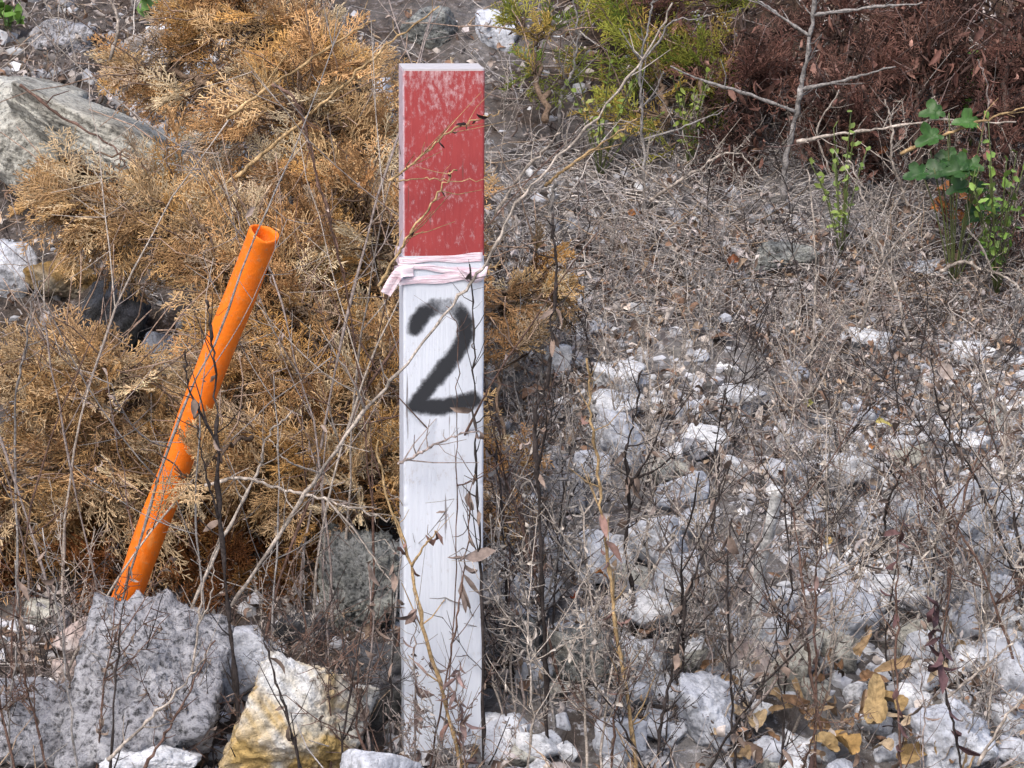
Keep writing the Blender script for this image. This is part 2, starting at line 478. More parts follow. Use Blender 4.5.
for (cx, cy, w_, h_, tl, lab) in ((608, 408, 56, 30, 10, 'bluish white slab under the large white rock high on the rubble bank'), (660, 540, 60, 44, -10, 'bluish white block left of the white broken stick'),
        (700, 440, 54, 30, 6, 'long white stone in the middle of the bank among the dark stalks'), (745, 395, 50, 24, -8, 'flat white stone near the top of the rubble, below the tall pale stem'),
        (530, 590, 60, 40, 8, 'white wedge of rock beside the first thick dark stalk'), (840, 470, 56, 34, 5, 'white stone at the upper left of the gravelly rock'),
        (905, 590, 64, 34, -6, 'low white stone directly below the gravelly rock'), (640, 610, 56, 46, 12, 'tilted white block left of the white split rock')):
    place_rock(cx, cy, w_, h_, 'white', lab, tl, lo=0.6, dy=-0.02)
cnt = 0
r2 = np.random.default_rng(55)
while cnt < 190:
    px, py = r2.uniform(495, 1080), r2.uniform(300, 790)
    if r2.random() > (py - 230) / 420: continue
    s = r2.uniform(13, 30) + 22 * r2.random() ** 4
    kd = ['white', 'blue', 'grey', 'blue', 'white', 'white', 'blue', 'pale'][r2.integers(8)]
    if 870 < px < 1000 and 470 < py < 570 or 748 < px < 800 and 480 < py < 590: continue
    if py < 430: s *= 0.6
    place_rock(px, py, s * r2.uniform(1, 1.6), s, kd, 'small angular rubble stone half buried in litter right of the post', r2.uniform(-30, 30), 'small rubble stones right of the post', int(r2.integers(1e6)), 4, 0.06, 0.6, 'rubble_stone', 'stone')
    cnt += 1
cnt = 0
while cnt < 22:
    px, py = r2.uniform(-40, 390), r2.uniform(610, 790)
    s = r2.uniform(16, 34)
    kd = ['grey', 'blue', 'dark', 'pale', 'lichen'][r2.integers(5)]
    place_rock(px, py, s * r2.uniform(1, 1.6), s, kd, 'small stone wedged among the big rocks left of the post', r2.uniform(-30, 30), 'small stones among the big rocks left of the post', int(r2.integers(1e6)), 4, 0.06, 0.6, 'rubble_stone', 'stone')
    cnt += 1

# gravel: uncountable small stones
def scatter_px(n, x0, x1, y0, y1, r):
    return GV(r.uniform(x0, x1, n), r.uniform(y0, y1, n))
def clump(pts, thr=0.0, f=7.0, seed=91):
    q = np.stack([pts[:, 0] * f, pts[:, 1] * f * 0.8, 0 * pts[:, 0]], -1)
    return pts[fbm(q, 3, seed) > thr]
def gravel(pts, smin, smax, palette, mb, r):
    d, f = ICO[1]
    N = len(pts)
    sz = r.uniform(smin, smax, (N, 1)) * r.uniform(0.6, 1.3, (N, 3))
    v = d[None] * sz[:, None] * (1 + 0.28 * r.standard_normal((N, len(d), 1)).clip(-1.5, 1.5))
    a = r.uniform(0, 6.28, N); ca, sa = np.cos(a), np.sin(a)
    v = np.stack([v[..., 0] * ca[:, None] - v[..., 1] * sa[:, None], v[..., 0] * sa[:, None] + v[..., 1] * ca[:, None], v[..., 2]], -1)
    v = v + pts[:, None]
    ff = (f[None] + (np.arange(N) * len(d))[:, None, None]).reshape(-1, 3)
    c = palette[r.integers(len(palette), size=N)] * r.uniform(0.7, 1.15, (N, 1))
    mb.add(v, ff, np.repeat(c[:, None], len(d), 1).reshape(-1, 3))
GP = np.array([(0.68, 0.69, 0.74), (0.55, 0.56, 0.61), (0.78, 0.79, 0.82), (0.42, 0.41, 0.42), (0.20, 0.19, 0.18), (0.56, 0.50, 0.46), (0.62, 0.63, 0.68)])
mb = MB()
gravel(clump(scatter_px(6500, 470, 1200, 330, 860, r2), 0.0, 5.0, 14), 0.003, 0.011, GP, mb, r2)
gravel(scatter_px(900, 840, 1060, 420, 620, r2), 0.003, 0.008, GP[[0, 1, 2, 6]], mb, r2)
gravel(scatter_px(900, -150, 480, 600, 860, r2), 0.004, 0.013, GP, mb, r2)
gravel(scatter_px(500, -150, 700, -40, 330, r2), 0.004, 0.013, GP * 0.75, mb, r2)
gravel(scatter_px(500, 480, 1200, 170, 330, r2), 0.004, 0.012, GP * 0.8, mb, r2)
gravel(scatter_px(250, -100, 250, -40, 140, r2), 0.006, 0.018, GP * 0.7, mb, r2)
o = mb.build('gravel', M_STONE, smooth=False)
tag(o, 'loose pale gravel between the rocks', None, None, 'stuff')

# ------------------------------------------------------------------ litter
LP = np.array([(0.46, 0.41, 0.39), (0.36, 0.30, 0.27), (0.54, 0.48, 0.44), (0.20, 0.14, 0.11), (0.11, 0.08, 0.065), (0.42, 0.31, 0.22), (0.42, 0.38, 0.38), (0.26, 0.16, 0.11)])
LP = LP * 1.12
def litter_leaves(mb, pts, L0, L1, pal, r, lift=0.02):
    N = len(pts)
    a = r.uniform(0, 6.28, N); el = r.normal(0.25, 0.4, N)
    d = np.stack([np.cos(a) * np.cos(el), np.sin(a) * np.cos(el), np.sin(el)], -1)
    nn = norm(np.stack([r.normal(0, 0.6, N), r.normal(-0.3, 0.6, N), np.ones(N)], -1))
    L = r.uniform(L0, L1, N)
    base = pts + np.stack([0 * a, 0 * a, r.uniform(0.0, lift, N)], -1)
    c = pal[r.integers(len(pal), size=N)] * r.uniform(0.7, 1.25, (N, 1))
    leaves(mb, base, d, nn, L, L * r.uniform(0.10, 0.36, N), r.normal(0, 2.6, N), r.uniform(0.2, 1.3, N), c, 6)
mb = MB()
litter_leaves(mb, clump(scatter_px(6400, 470, 1220, 250, 860, r2), -0.12), 0.006, 0.018, LP, r2, 0.035)
litter_leaves(mb, clump(scatter_px(3600, 470, 1220, 240, 430, r2), -0.1), 0.006, 0.018, LP * np.array([1.0, 0.94, 0.88]), r2, 0.03)
litter_leaves(mb, scatter_px(500, 470, 1220, 250, 860, r2), 0.018, 0.036, LP, r2, 0.04)
litter_leaves(mb, clump(scatter_px(3600, 480, 1220, -60, 330, r2), -0.15), 0.007, 0.022, LP[[0, 1, 3, 4, 7, 6]], r2, 0.05)
litter_leaves(mb, scatter_px(2600, -180, 320, -60, 130, r2), 0.006, 0.020, LP[[0, 1, 1, 3, 4, 6]], r2, 0.04)
litter_leaves(mb, scatter_px(3400, -180, 480, -60, 860, r2), 0.007, 0.026, LP, r2, 0.03)
o = mb.build('leaf_litter', M_PLANT)
tag(o, 'grey and brown withered leaf litter covering the bank', None, None, 'stuff')

def litter_twigs(mb, pts, L0, L1, r0, r1, pal, r, el_sd=0.35, el_m=0.25):
    N = len(pts); K = 6
    a = r.uniform(0, 6.28, N); el = r.normal(el_m, el_sd, N)
    d = np.stack([np.cos(a) * np.cos(el), np.sin(a) * np.cos(el), np.sin(el)], -1)
    L = r.uniform(L0, L1, N)
    u = np.linspace(0, 1, K)
    bend = r.normal(0, 0.25, (N, 1, 3)) * (u[None, :, None] ** 2)
    p = pts[:, None] + L[:, None, None] * (d[:, None] * u[None, :, None] + bend + 0.03 * r.standard_normal((N, K, 3)))
    rad = r.uniform(r0, r1, (N, 1)) * (1 - 0.6 * u[None])
    c = pal[r.integers(len(pal), size=N)] * r.uniform(0.75, 1.2, (N, 1))
    tubes(mb, p, rad, c, 3)
TP = np.array([(0.52, 0.47, 0.44), (0.44, 0.37, 0.33), (0.60, 0.55, 0.51), (0.26, 0.20, 0.18), (0.12, 0.09, 0.08), (0.44, 0.33, 0.24), (0.45, 0.42, 0.42)])
TP = TP * 1.12
mb = MB()
litter_twigs(mb, clump(scatter_px(12500, 470, 1220, 240, 860, r2), -0.2), 0.015, 0.09, 0.0005, 0.0013, TP, r2, 0.45, 0.35)
litter_twigs(mb, scatter_px(5200, 480, 1220, 150, 330, r2), 0.02, 0.11, 0.0006, 0.0015, TP[[0, 0, 2, 2, 6, 6, 1]] * 1.1, r2, 0.2, 0.15)
litter_twigs(mb, scatter_px(2200, 480, 1220, -60, 330, r2), 0.03, 0.15, 0.0006, 0.0018, TP, r2)
litter_twigs(mb, scatter_px(3600, -180, 480, -60, 860, r2), 0.02, 0.12, 0.0006, 0.0016, TP, r2)
o = mb.build('twig_litter', M_BARK)
tag(o, 'tangle of fine broken twigs lying over the rubble', None, None, 'stuff')

# ------------------------------------------------------------------ the marker post
PW, PD = 0.0880, 0.088
ROT = R(5.2)
pc = P(437.8, 384, 0.0)
post_x = pc[0]
z_top = P(441.5, 71, 0.0)[2]
z_split = P(441.5, 256, 0.0)[2]
z_bot = -0.12
post_root = empty('marker_post', (post_x, 0.045, 0.0), 'square wooden post painted white with a weathered red top and a black 2', 'post')
post_root.rotation_euler = (0, R(0.3), ROT)

def paint_mat(name, c, under, wear, c2):
    t = NT(name)
    v = t.coord('Object', (1, 1, 0.5)); v1 = t.coord()
    n1 = t.noise(v, 210, 8, 0.8); n2 = t.noise(v1, 14, 5, 0.6); n3 = t.noise(t.coord('Object', (1, 1, 0.05)), 190, 4, 0.6)
    big = t.ramp(n2, [(0.4, 0.0), (0.72, 0.16)])
    sep = t.n('ShaderNodeSeparateXYZ'); cc = t.n('ShaderNodeTexCoord'); t.l(cc.outputs['Object'], sep.inputs[0])
    s = t.math('ADD', n1, big)
    if wear[2]:
        mr = t.n('ShaderNodeMapRange'); mr.inputs[1].default_value = z_top - 0.085; mr.inputs[2].default_value = z_top; mr.inputs[3].default_value = 0.0; mr.inputs[4].default_value = 0.075
        t.l(sep.outputs[2], mr.inputs[0]); s = t.math('ADD', s, mr.outputs[0])
    worn = t.ramp(s, [(wear[0], 0), (wear[1], 1)])
    base = t.mix(t.ramp(n2, [(0.3, 0), (0.7, 1)]), c, c2)
    base = t.mix(worn, base, under)
    if wear[2]:
        ed = t.n('ShaderNodeMapRange'); ed.inputs[1].default_value = -PW / 2 + 0.0025; ed.inputs[2].default_value = -PW / 2 + 0.0005; ed.inputs[3].default_value = 0.0; ed.inputs[4].default_value = 1.0
        t.l(sep.outputs[0], ed.inputs[0])
        base = t.mix(t.math('MULTIPLY', ed.outputs[0], t.ramp(n1, [(0.36, 0.35), (0.5, 1)])), base, (0.60, 0.50, 0.56))
    crack = t.ramp(n3, [(0.29, 1), (0.34, 0)])
    base = t.mix(t.math('MULTIPLY', crack, 0.75), base, (0.10, 0.07, 0.06))
    h = t.math('ADD', t.math('MULTIPLY', n3, 0.8), t.math('MULTIPLY', worn, -0.15))
    t.bump(h, 0.35, 0.004)
    return t.fin(base, 0.62, 0.35)
M_RED = paint_mat('weathered_red_paint', (0.37, 0.055, 0.056), (0.60, 0.42, 0.44), (0.57, 0.78, True), (0.29, 0.036, 0.042))
M_WHITE = paint_mat('weathered_white_paint', (0.67, 0.71, 0.79), (0.55, 0.55, 0.59), (0.64, 0.75, False), (0.63, 0.67, 0.76))
t = NT('sawn_end_grain'); v = t.coord(); n = t.noise(v, 120, 5); 
M_END = t.fin(t.mix(n, (0.36, 0.34, 0.36), (0.62, 0.60, 0.62)), 0.9)

def box_mesh(name, x, y, z0, z1, mat, parent, bev=0.003, wear=True):
    import bmesh
    bm = bmesh.new()
    n = 170; flat = set()
    ring = []
    pts = []
    hx, hy = x / 2, y / 2
    for sx, sy, a0 in ((1, 1, 0), (-1, 1, 90), (-1, -1, 180), (1, -1, 270)):
        for k in range(4):
            a = R(a0 + 30 * k)
            pts.append((sx * (hx - bev) + bev * math.cos(a), sy * (hy - bev) + bev * math.sin(a)))

        for ax_, ay_ in ((sx * (hx - 0.006), sy * hy), (sx * hx, sy * (hy - 0.006))):
            flat.add((round(ax_, 5), round(ay_, 5))); pts.append((ax_, ay_))
    pts.sort(key=lambda p: math.atan2(p[1], p[0]))
    for i in range(n + 1):
        z = z0 + (z1 - z0) * i / n
        row = []
        for px, py in pts:
            nk = vnoise(np.array([px * 60 + 3, py * 60, z * 45]), 8) + 0.6 * vnoise(np.array([px * 90, py * 90 + 5, z * 160]), 9)
            f_ = 1 - max(0.0, nk - 0.35) * 0.028 if wear and (round(px, 5), round(py, 5)) not in flat else 1.0
            row.append(bm.verts.new((px * f_, py * f_, z)))
        ring.append(row)
    m = len(pts)
    for i in range(n):
        for j in range(m):
            bm.faces.new((ring[i][j], ring[i][(j + 1) % m], ring[i + 1][(j + 1) % m], ring[i + 1][j]))
    bm.faces.new(ring[-1]); bm.faces.new(ring[0][::-1])
    me = bpy.data.meshes.new(name); bm.to_mesh(me); bm.free(); me.materials.append(mat)
    o = bpy.data.objects.new(name, me); col.objects.link(o); o.parent = parent
    return o
box_mesh('white_shaft', PW, PD, z_bot, z_split, M_WHITE, post_root)
box_mesh('red_top', PW, PD, z_split, z_top, M_RED, post_root)
box_mesh('end_grain', PW - 0.001, PD - 0.001, z_top, z_top + 0.002, M_END, post_root, 0.0025, False)

# the sprayed numeral: a film of paint on the front face, thinning out at its soft edges
def on_face(px, py):
    p = P(px, py, 0.0)
    return np.array([(px - 443.5) * MPP * 1.01, p[2]])
strokes = [[(415, 327), (419, 319), (428, 310), (442, 306), (456, 309), (464, 320), (465, 335), (458, 350), (444, 368), (428, 387), (416, 403)],
           [(415, 404), (432, 407), (452, 405), (473, 400)]]
lines = [spline([on_face(*p) for p in s], 60) for s in strokes]
n_u, n_v = 110, 180
us = np.linspace(-0.044, 0.044, n_u); zs = np.linspace(on_face(441, 432)[1], on_face(441, 284)[1], n_v)
U, V = np.meshgrid(us, zs)
pp = np.stack([U, V], -1)
dist = np.full(U.shape, 9.0)
for ln in lines:
    for i in range(len(ln) - 1):
        a, b = ln[i], ln[i + 1]
        tt = np.clip(((pp - a) @ (b - a)) / max((b - a) @ (b - a), 1e-12), 0, 1)
        dist = np.minimum(dist, np.linalg.norm(pp - a - tt[..., None] * (b - a), axis=-1))
dist = dist + 0.0012 * fbm(np.stack([U * 160, V * 160, 0 * U], -1), 3, 77)
dens = 1 / (1 + np.exp((dist - 0.0086) / 0.0024))
dens += 0.16 * np.exp(-(dist / 0.015) ** 2)
ztop_n = on_face(441, 306)[1]
fade = 1 - 0.55 * np.exp(-(((U - 0.004) / 0.020) ** 2 + ((V - ztop_n) / 0.010) ** 2))
dens = np.clip(dens * fade, 0, 1)
keep = dens > 0.02
idx = np.arange(U.size).reshape(U.shape)
q = np.stack([idx[:-1, :-1], idx[:-1, 1:], idx[1:, 1:], idx[1:, :-1]], -1)
kq = keep[:-1, :-1] | keep[:-1, 1:] | keep[1:, 1:] | keep[1:, :-1]
q = q[kq]
used, inv = np.unique(q, return_inverse=True)
vv = np.stack([U, np.full(U.shape, -PD / 2 - 0.0006), V], -1).reshape(-1, 3)[used]
mb = MB(); mb.add(vv, inv.reshape(-1, 4), dens.reshape(-1)[used][:, None].repeat(3, 1))
t = NT('sprayed_black_paint')
a = t.n('ShaderNodeAttribute', attribute_name='tint'); v = t.coord()
n1 = t.noise(v, 420, 4, 0.8); n2 = t.noise(v, 60, 4)
k = t.math('ADD', t.math('MULTIPLY', n1, 1.1), t.math('MULTIPLY', n2, 0.4))
thr = t.math('SUBTRACT', t.math('MULTIPLY', a.outputs['Fac'], 1.62), k)
al = t.ramp(t.math('ADD', thr, 0.3), [(0.08, 0.0), (0.98, 0.92)])
t.fin((0.026, 0.028, 0.034), 0.7, 0.3); t.l(al, t.b.inputs['Alpha'])
mb.build('painted_numeral', t.m, post_root)

# pink flagging tape tied around the post
t = NT('pink_flagging_tape'); v = t.coord('Object', (1, 1, 4)); n = t.noise(v, 70, 6, 0.7)
t.bump(t.noise(t.coord('Object', (1, 1, 9)), 60, 4), 0.6, 0.003)
M_TAPE = t.fin(t.mix(t.ramp(n, [(0.35, 0), (0.65, 1)]), (0.78, 0.55, 0.64), (0.84, 0.77, 0.84)), 0.3, 0.5)
def tape_loop(mb, z0, hgt, tilt, off, c, seed):
    r = np.random.default_rng(seed)
    hx, hy = PW / 2 + off, PD / 2 + off
    per = []
    for (x0, y0), (x1, y1) in (((-hx, -hy), (hx, -hy)), ((hx, -hy), (hx, hy)), ((hx, hy), (-hx, hy)), ((-hx, hy), (-hx, -hy))):
        for k in range(24):
            per.append((x0 + (x1 - x0) * k / 24, y0 + (y1 - y0) * k / 24))
    per = np.array(per); n = len(per); m = 9
    zz = np.linspace(0, 1, m)
    wob = 0.0007 * np.sin(np.arange(n) * 0.5 + seed) + tilt * per[:, 0]
    v = np.zeros((n, m, 3))
    pq = np.stack([np.repeat(np.arange(n)[:, None] * 0.22, m, 1), np.repeat(zz[None] * 4.5, n, 0), np.full((n, m), seed * 3.1)], -1)
    bulge = 0.0006 * (fbm(pq, 3, seed) + 1.0) * (0.4 + 0.6 * np.sin(np.pi * zz)[None])
    out = norm(np.concatenate([per / np.array([hx, hy]), np.zeros((n, 1))], 1))
    v[..., :2] = per[:, None] + out[:, None, :2] * bulge[..., None]
    v[..., 2] = z0 + wob[:, None] + hgt * (zz[None] - 0.5) * (1 + 0.25 * np.sin(np.arange(n) * 0.21 + seed)[:, None])
    idx = np.arange(n * m).reshape(n, m); nx = np.roll(idx, -1, 0)
    q = np.stack([idx[:, :-1], nx[:, :-1], nx[:, 1:], idx[:, 1:]], -1).reshape(-1, 4)
    mb.add(v, q, c)
tape = empty('flagging_tape', (post_x, 0.045, z_split - 0.018), 'pink plastic flagging tape tied around the post under its red top', 'tape')
tape.rotation_euler = (0, 0, ROT)
mb = MB()
zt = P(441, 270, 0)[2] - (z_split - 0.018)
for k, (dz, hh, tl, of) in enumerate(((0.012, 0.008, 0.03, 0.0008), (0.001, 0.007, -0.10, 0.0013), (-0.009, 0.008, 0.08, 0.0018))):
    tape_loop(mb, zt + dz, hh, tl, of, (1, 1, 1), k + 3)
mb.build('wrap', M_TAPE, tape)
def strip(mb, pts, wid, c):
    pts = spline(pts, 26); K = len(pts)
    tt = norm(np.gradient(pts, axis=0)); sd = norm(np.cross(tt, np.array([0.25, 1.0, 0.1])))
    tw = np.sin(np.linspace(0, 5, K))[:, None] * 0.4
    sd = norm(sd + tw * np.cross(tt, sd))
    mm = np.linspace(-0.5, 0.5, 4)
    v = pts[:, None] + sd[:, None] * (wid * mm[None, :, None]) + np.array([0, 0.0015, 0]) * np.sin(mm * 9)[None, :, None]
    idx = np.arange(K * 4).reshape(K, 4)
    q = np.stack([idx[:-1, :-1], idx[1:, :-1], idx[1:, 1:], idx[:-1, 1:]], -1).reshape(-1, 4)
    mb.add(v, q, c)
mb = MB()
hy = -PD / 2 - 0.003
strip(mb, [(-0.030, hy, zt + 0.0), (-0.044, hy - 0.002, zt - 0.001), (-0.052, hy + 0.004, zt - 0.012), (-0.060, hy + 0.006, zt - 0.026)], 0.012, (1, 1, 1))
mb.build('tail', M_TAPE, tape)
mb = MB()
strip(mb, [(0.020, hy, zt - 0.004), (0.034, hy - 0.003, zt - 0.010), (0.043, hy - 0.001, zt - 0.006), (0.047, hy + 0.002, zt + 0.004)], 0.010, (1, 1, 1))
mb.build('tail', M_TAPE, tape)

# ------------------------------------------------------------------ orange pipe
ppx = [(104, 655), (122, 611), (136, 573), (154, 523), (174, 472), (193, 417), (219, 348), (238, 302), (254, 260), (264, 233)]
pY = np.linspace(0.21, 0.10, len(ppx))
cl = spline([P(*p, y) for p, y in zip(ppx, pY)], 70)
tt = norm(np.gradient(cl, axis=0))
n1 = norm(np.cross(tt, np.array([0, 1.0, 0]))); n2 = np.cross(tt, n1)
S = 40; a = np.arange(S) * 2 * math.pi / S
ro = 0.0176 * (1 + 0.012 * np.sin(np.linspace(0, 19, len(cl))) + 0.02 * fbm(np.stack([np.linspace(0, 14, len(cl)), np.zeros(len(cl)), np.zeros(len(cl))], -1), 3, 4)) 
def ring(i, r): return cl[i] + r * (np.cos(a)[:, None] * n1[i] + np.sin(a)[:, None] * n2[i] * 0.97)
rings = [ring(i, ro[i]) for i in range(len(cl))]
cut = (0.0016 * np.sin(a * 2 + 1) + 0.0012 * vnoise(np.stack([np.cos(a) * 3, np.sin(a) * 3, 0 * a], -1), 5))[:, None] * tt[-1]
rings[-1] = rings[-1] + cut
rings.append(ring(len(cl) - 1, ro[-1] - 0.0012) + tt[-1] * 0.0010 + cut)
rings.append(ring(len(cl) - 1, ro[-1] - 0.0030) + cut)
rings += [ring(i, ro[i] - 0.0032) for i in range(len(cl) - 2, len(cl) - 22, -1)]
V3 = np.array(rings); idx = np.arange(V3.shape[0] * S).reshape(-1, S)
q = np.stack([idx[:-1], np.roll(idx, -1, 1)[:-1], np.roll(idx, -1, 1)[1:], idx[1:]], -1).reshape(-1, 4)
mb = MB(); mb.add(V3, q, (1, 1, 1))
mb.f.append(np.arange(S)[None, ::-1] + (V3.shape[0] - 1) * S)
t = NT('orange_plastic'); v = t.coord(); n = t.noise(v, 30, 5, 0.65); nn = t.noise(v, 140, 5, 0.7)
c = t.mix(t.ramp(n, [(0.35, 0), (0.7, 1)]), (0.86, 0.165, 0.004), (0.90, 0.21, 0.008))
c = t.mix(t.ramp(nn, [(0.54, 0), (0.70, 0.7)]), c, (0.52, 0.23, 0.09))
c = t.mix(t.ramp(t.noise(t.coord('Object', (1, 1, 0.3)), 55, 5, 0.7), [(0.56, 0), (0.72, 0.5)]), c, (0.88, 0.36, 0.10))
t.bump(t.math('ADD', n, t.math('MULTIPLY', nn, 0.5)), 0.4, 0.004)
pipe = mb.build('pipe', t.fin(c, t.ramp(nn, [(0.3, 0.5), (0.7, 0.75)]), 0.4), loc=cl[0])
pipe.location = cl[0]
tag(pipe, 'bright orange plastic pipe with an open end, leaning right in front of dead foliage', 'pipe')

# ------------------------------------------------------------------ dead cedar boughs
def spray_template(seed, nside=15, nsub=8, flat=0.16):
    """unit spray along +x in the xy plane: list of polylines [M,3,3], radii [M,3], and height along the spray"""
    r = np.random.default_rng(seed)
    P_, R_, T_ = [], [], []
    def seg(p0, d, L, r0, tone):
        bend = r.normal(0, 0.12, 3) * L
        p1 = p0 + d * L * 0.5 + bend * 0.5
        p2 = p0 + d * L + bend
        P_.append([p0, p1, p2]); R_.append([r0, r0 * 0.85, r0 * 0.35]); T_.append(tone)
        return p0, p1, p2
    ax = np.array([1.0, 0, 0]); droop = r.uniform(0.02, 0.3)
    main = np.array([[u, 0.06 * math.sin(u * 3 + seed), -droop * u * u] for u in np.linspace(0, 1, 6)])
    for i in range(5):
        a, b = main[i], main[i + 1]
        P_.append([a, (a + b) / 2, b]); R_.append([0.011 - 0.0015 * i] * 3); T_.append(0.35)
    for i in range(nside):
        u = 0.08 + 0.88 * i / nside
        p0 = np.array([u, 0.06 * math.sin(u * 3 + seed), -droop * u * u])
        s = 1 if i % 2 else -1
        an = s * r.uniform(0.55, 0.95)
        d = norm(np.array([math.cos(an), math.sin(an), r.normal(0, flat)]))
        L = (0.50 * (1 - u) ** 0.7 + 0.10) * r.uniform(0.7, 1.15)
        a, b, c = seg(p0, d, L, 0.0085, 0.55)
        m = max(3, int(nsub * L / 0.4))
        for j in range(m):
            w_ = 0.12 + 0.85 * j / m
            q0 = a + (b - a) * min(w_ * 2, 1) if w_ < 0.5 else b + (c - b) * (w_ - 0.5) * 2
            an2 = an + (1 if j % 2 else -1) * r.uniform(0.45, 0.85)
            d2 = norm(np.array([math.cos(an2), math.sin(an2), r.normal(0, flat * 1.6)]))
            L2 = r.uniform(0.07, 0.16) * (1.15 - 0.6 * w_)
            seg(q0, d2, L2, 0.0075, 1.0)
            if r.random() < 0.5:
                seg(q0 + d2 * L2 * 0.5, norm(d2 + r.normal(0, 0.5, 3) * np.array([1, 1, 0.4])), L2 * 0.6, 0.0065, 1.1)
    return np.array(P_), np.array(R_), np.array(T_)
SPR = [spray_template(s) for s in range(8)]
SPR_S = [spray_template(s + 50, 11, 6, 0.25) for s in range(6)]

def add_sprays(mb, base, d, up, size, colr, r, tmpl=SPR, thick=1.0):
    N = len(base)
    d = norm(d); up = norm(up - (up * d).sum(-1, keepdims=True) * d); s = np.cross(up, d)
    pick = r.integers(len(tmpl), size=N)
    for k, (PP, RR, TT) in enumerate(tmpl):
        ii = np.where(pick == k)[0]
        if not len(ii): continue
        B = np.stack([d[ii], s[ii], up[ii]], 1)          # rows are axes
        pts = np.einsum('mkc,ncd->nmkd', PP, B) * size[ii][:, None, None, None] + base[ii][:, None, None]
        rad = np.broadcast_to(RR[None] * size[ii][:, None, None] * thick, (len(ii), *RR.shape))
        rad = np.maximum(rad, 0.00055)
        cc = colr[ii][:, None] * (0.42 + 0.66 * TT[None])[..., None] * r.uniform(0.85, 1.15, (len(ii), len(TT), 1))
        M = len(TT)
        tubes(mb, pts.reshape(-1, 3, 3), rad.reshape(-1, 3), cc.reshape(-1, 3), 3)

GOLD = np.array([(0.65, 0.395, 0.19), (0.56, 0.32, 0.145), (0.74, 0.51, 0.28), (0.40, 0.23, 0.11), (0.66, 0.45, 0.23), (0.60, 0.35, 0.13), (0.68, 0.55, 0.37), (0.48, 0.36, 0.25)])
TAN = np.array([(0.70, 0.50, 0.29), (0.64, 0.42, 0.21), (0.75, 0.57, 0.36), (0.50, 0.32, 0.17), (0.62, 0.39, 0.18)])
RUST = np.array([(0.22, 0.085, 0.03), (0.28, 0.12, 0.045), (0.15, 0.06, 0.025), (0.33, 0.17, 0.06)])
OLIVE = np.array([(0.16, 0.20, 0.04), (0.22, 0.24, 0.05), (0.11, 0.16, 0.03), (0.28, 0.27, 0.06), (0.35, 0.26, 0.08)])
WINE = np.array([(0.16, 0.075, 0.06), (0.22, 0.11, 0.085), (0.11, 0.055, 0.045), (0.27, 0.15, 0.12), (0.07, 0.04, 0.033)])

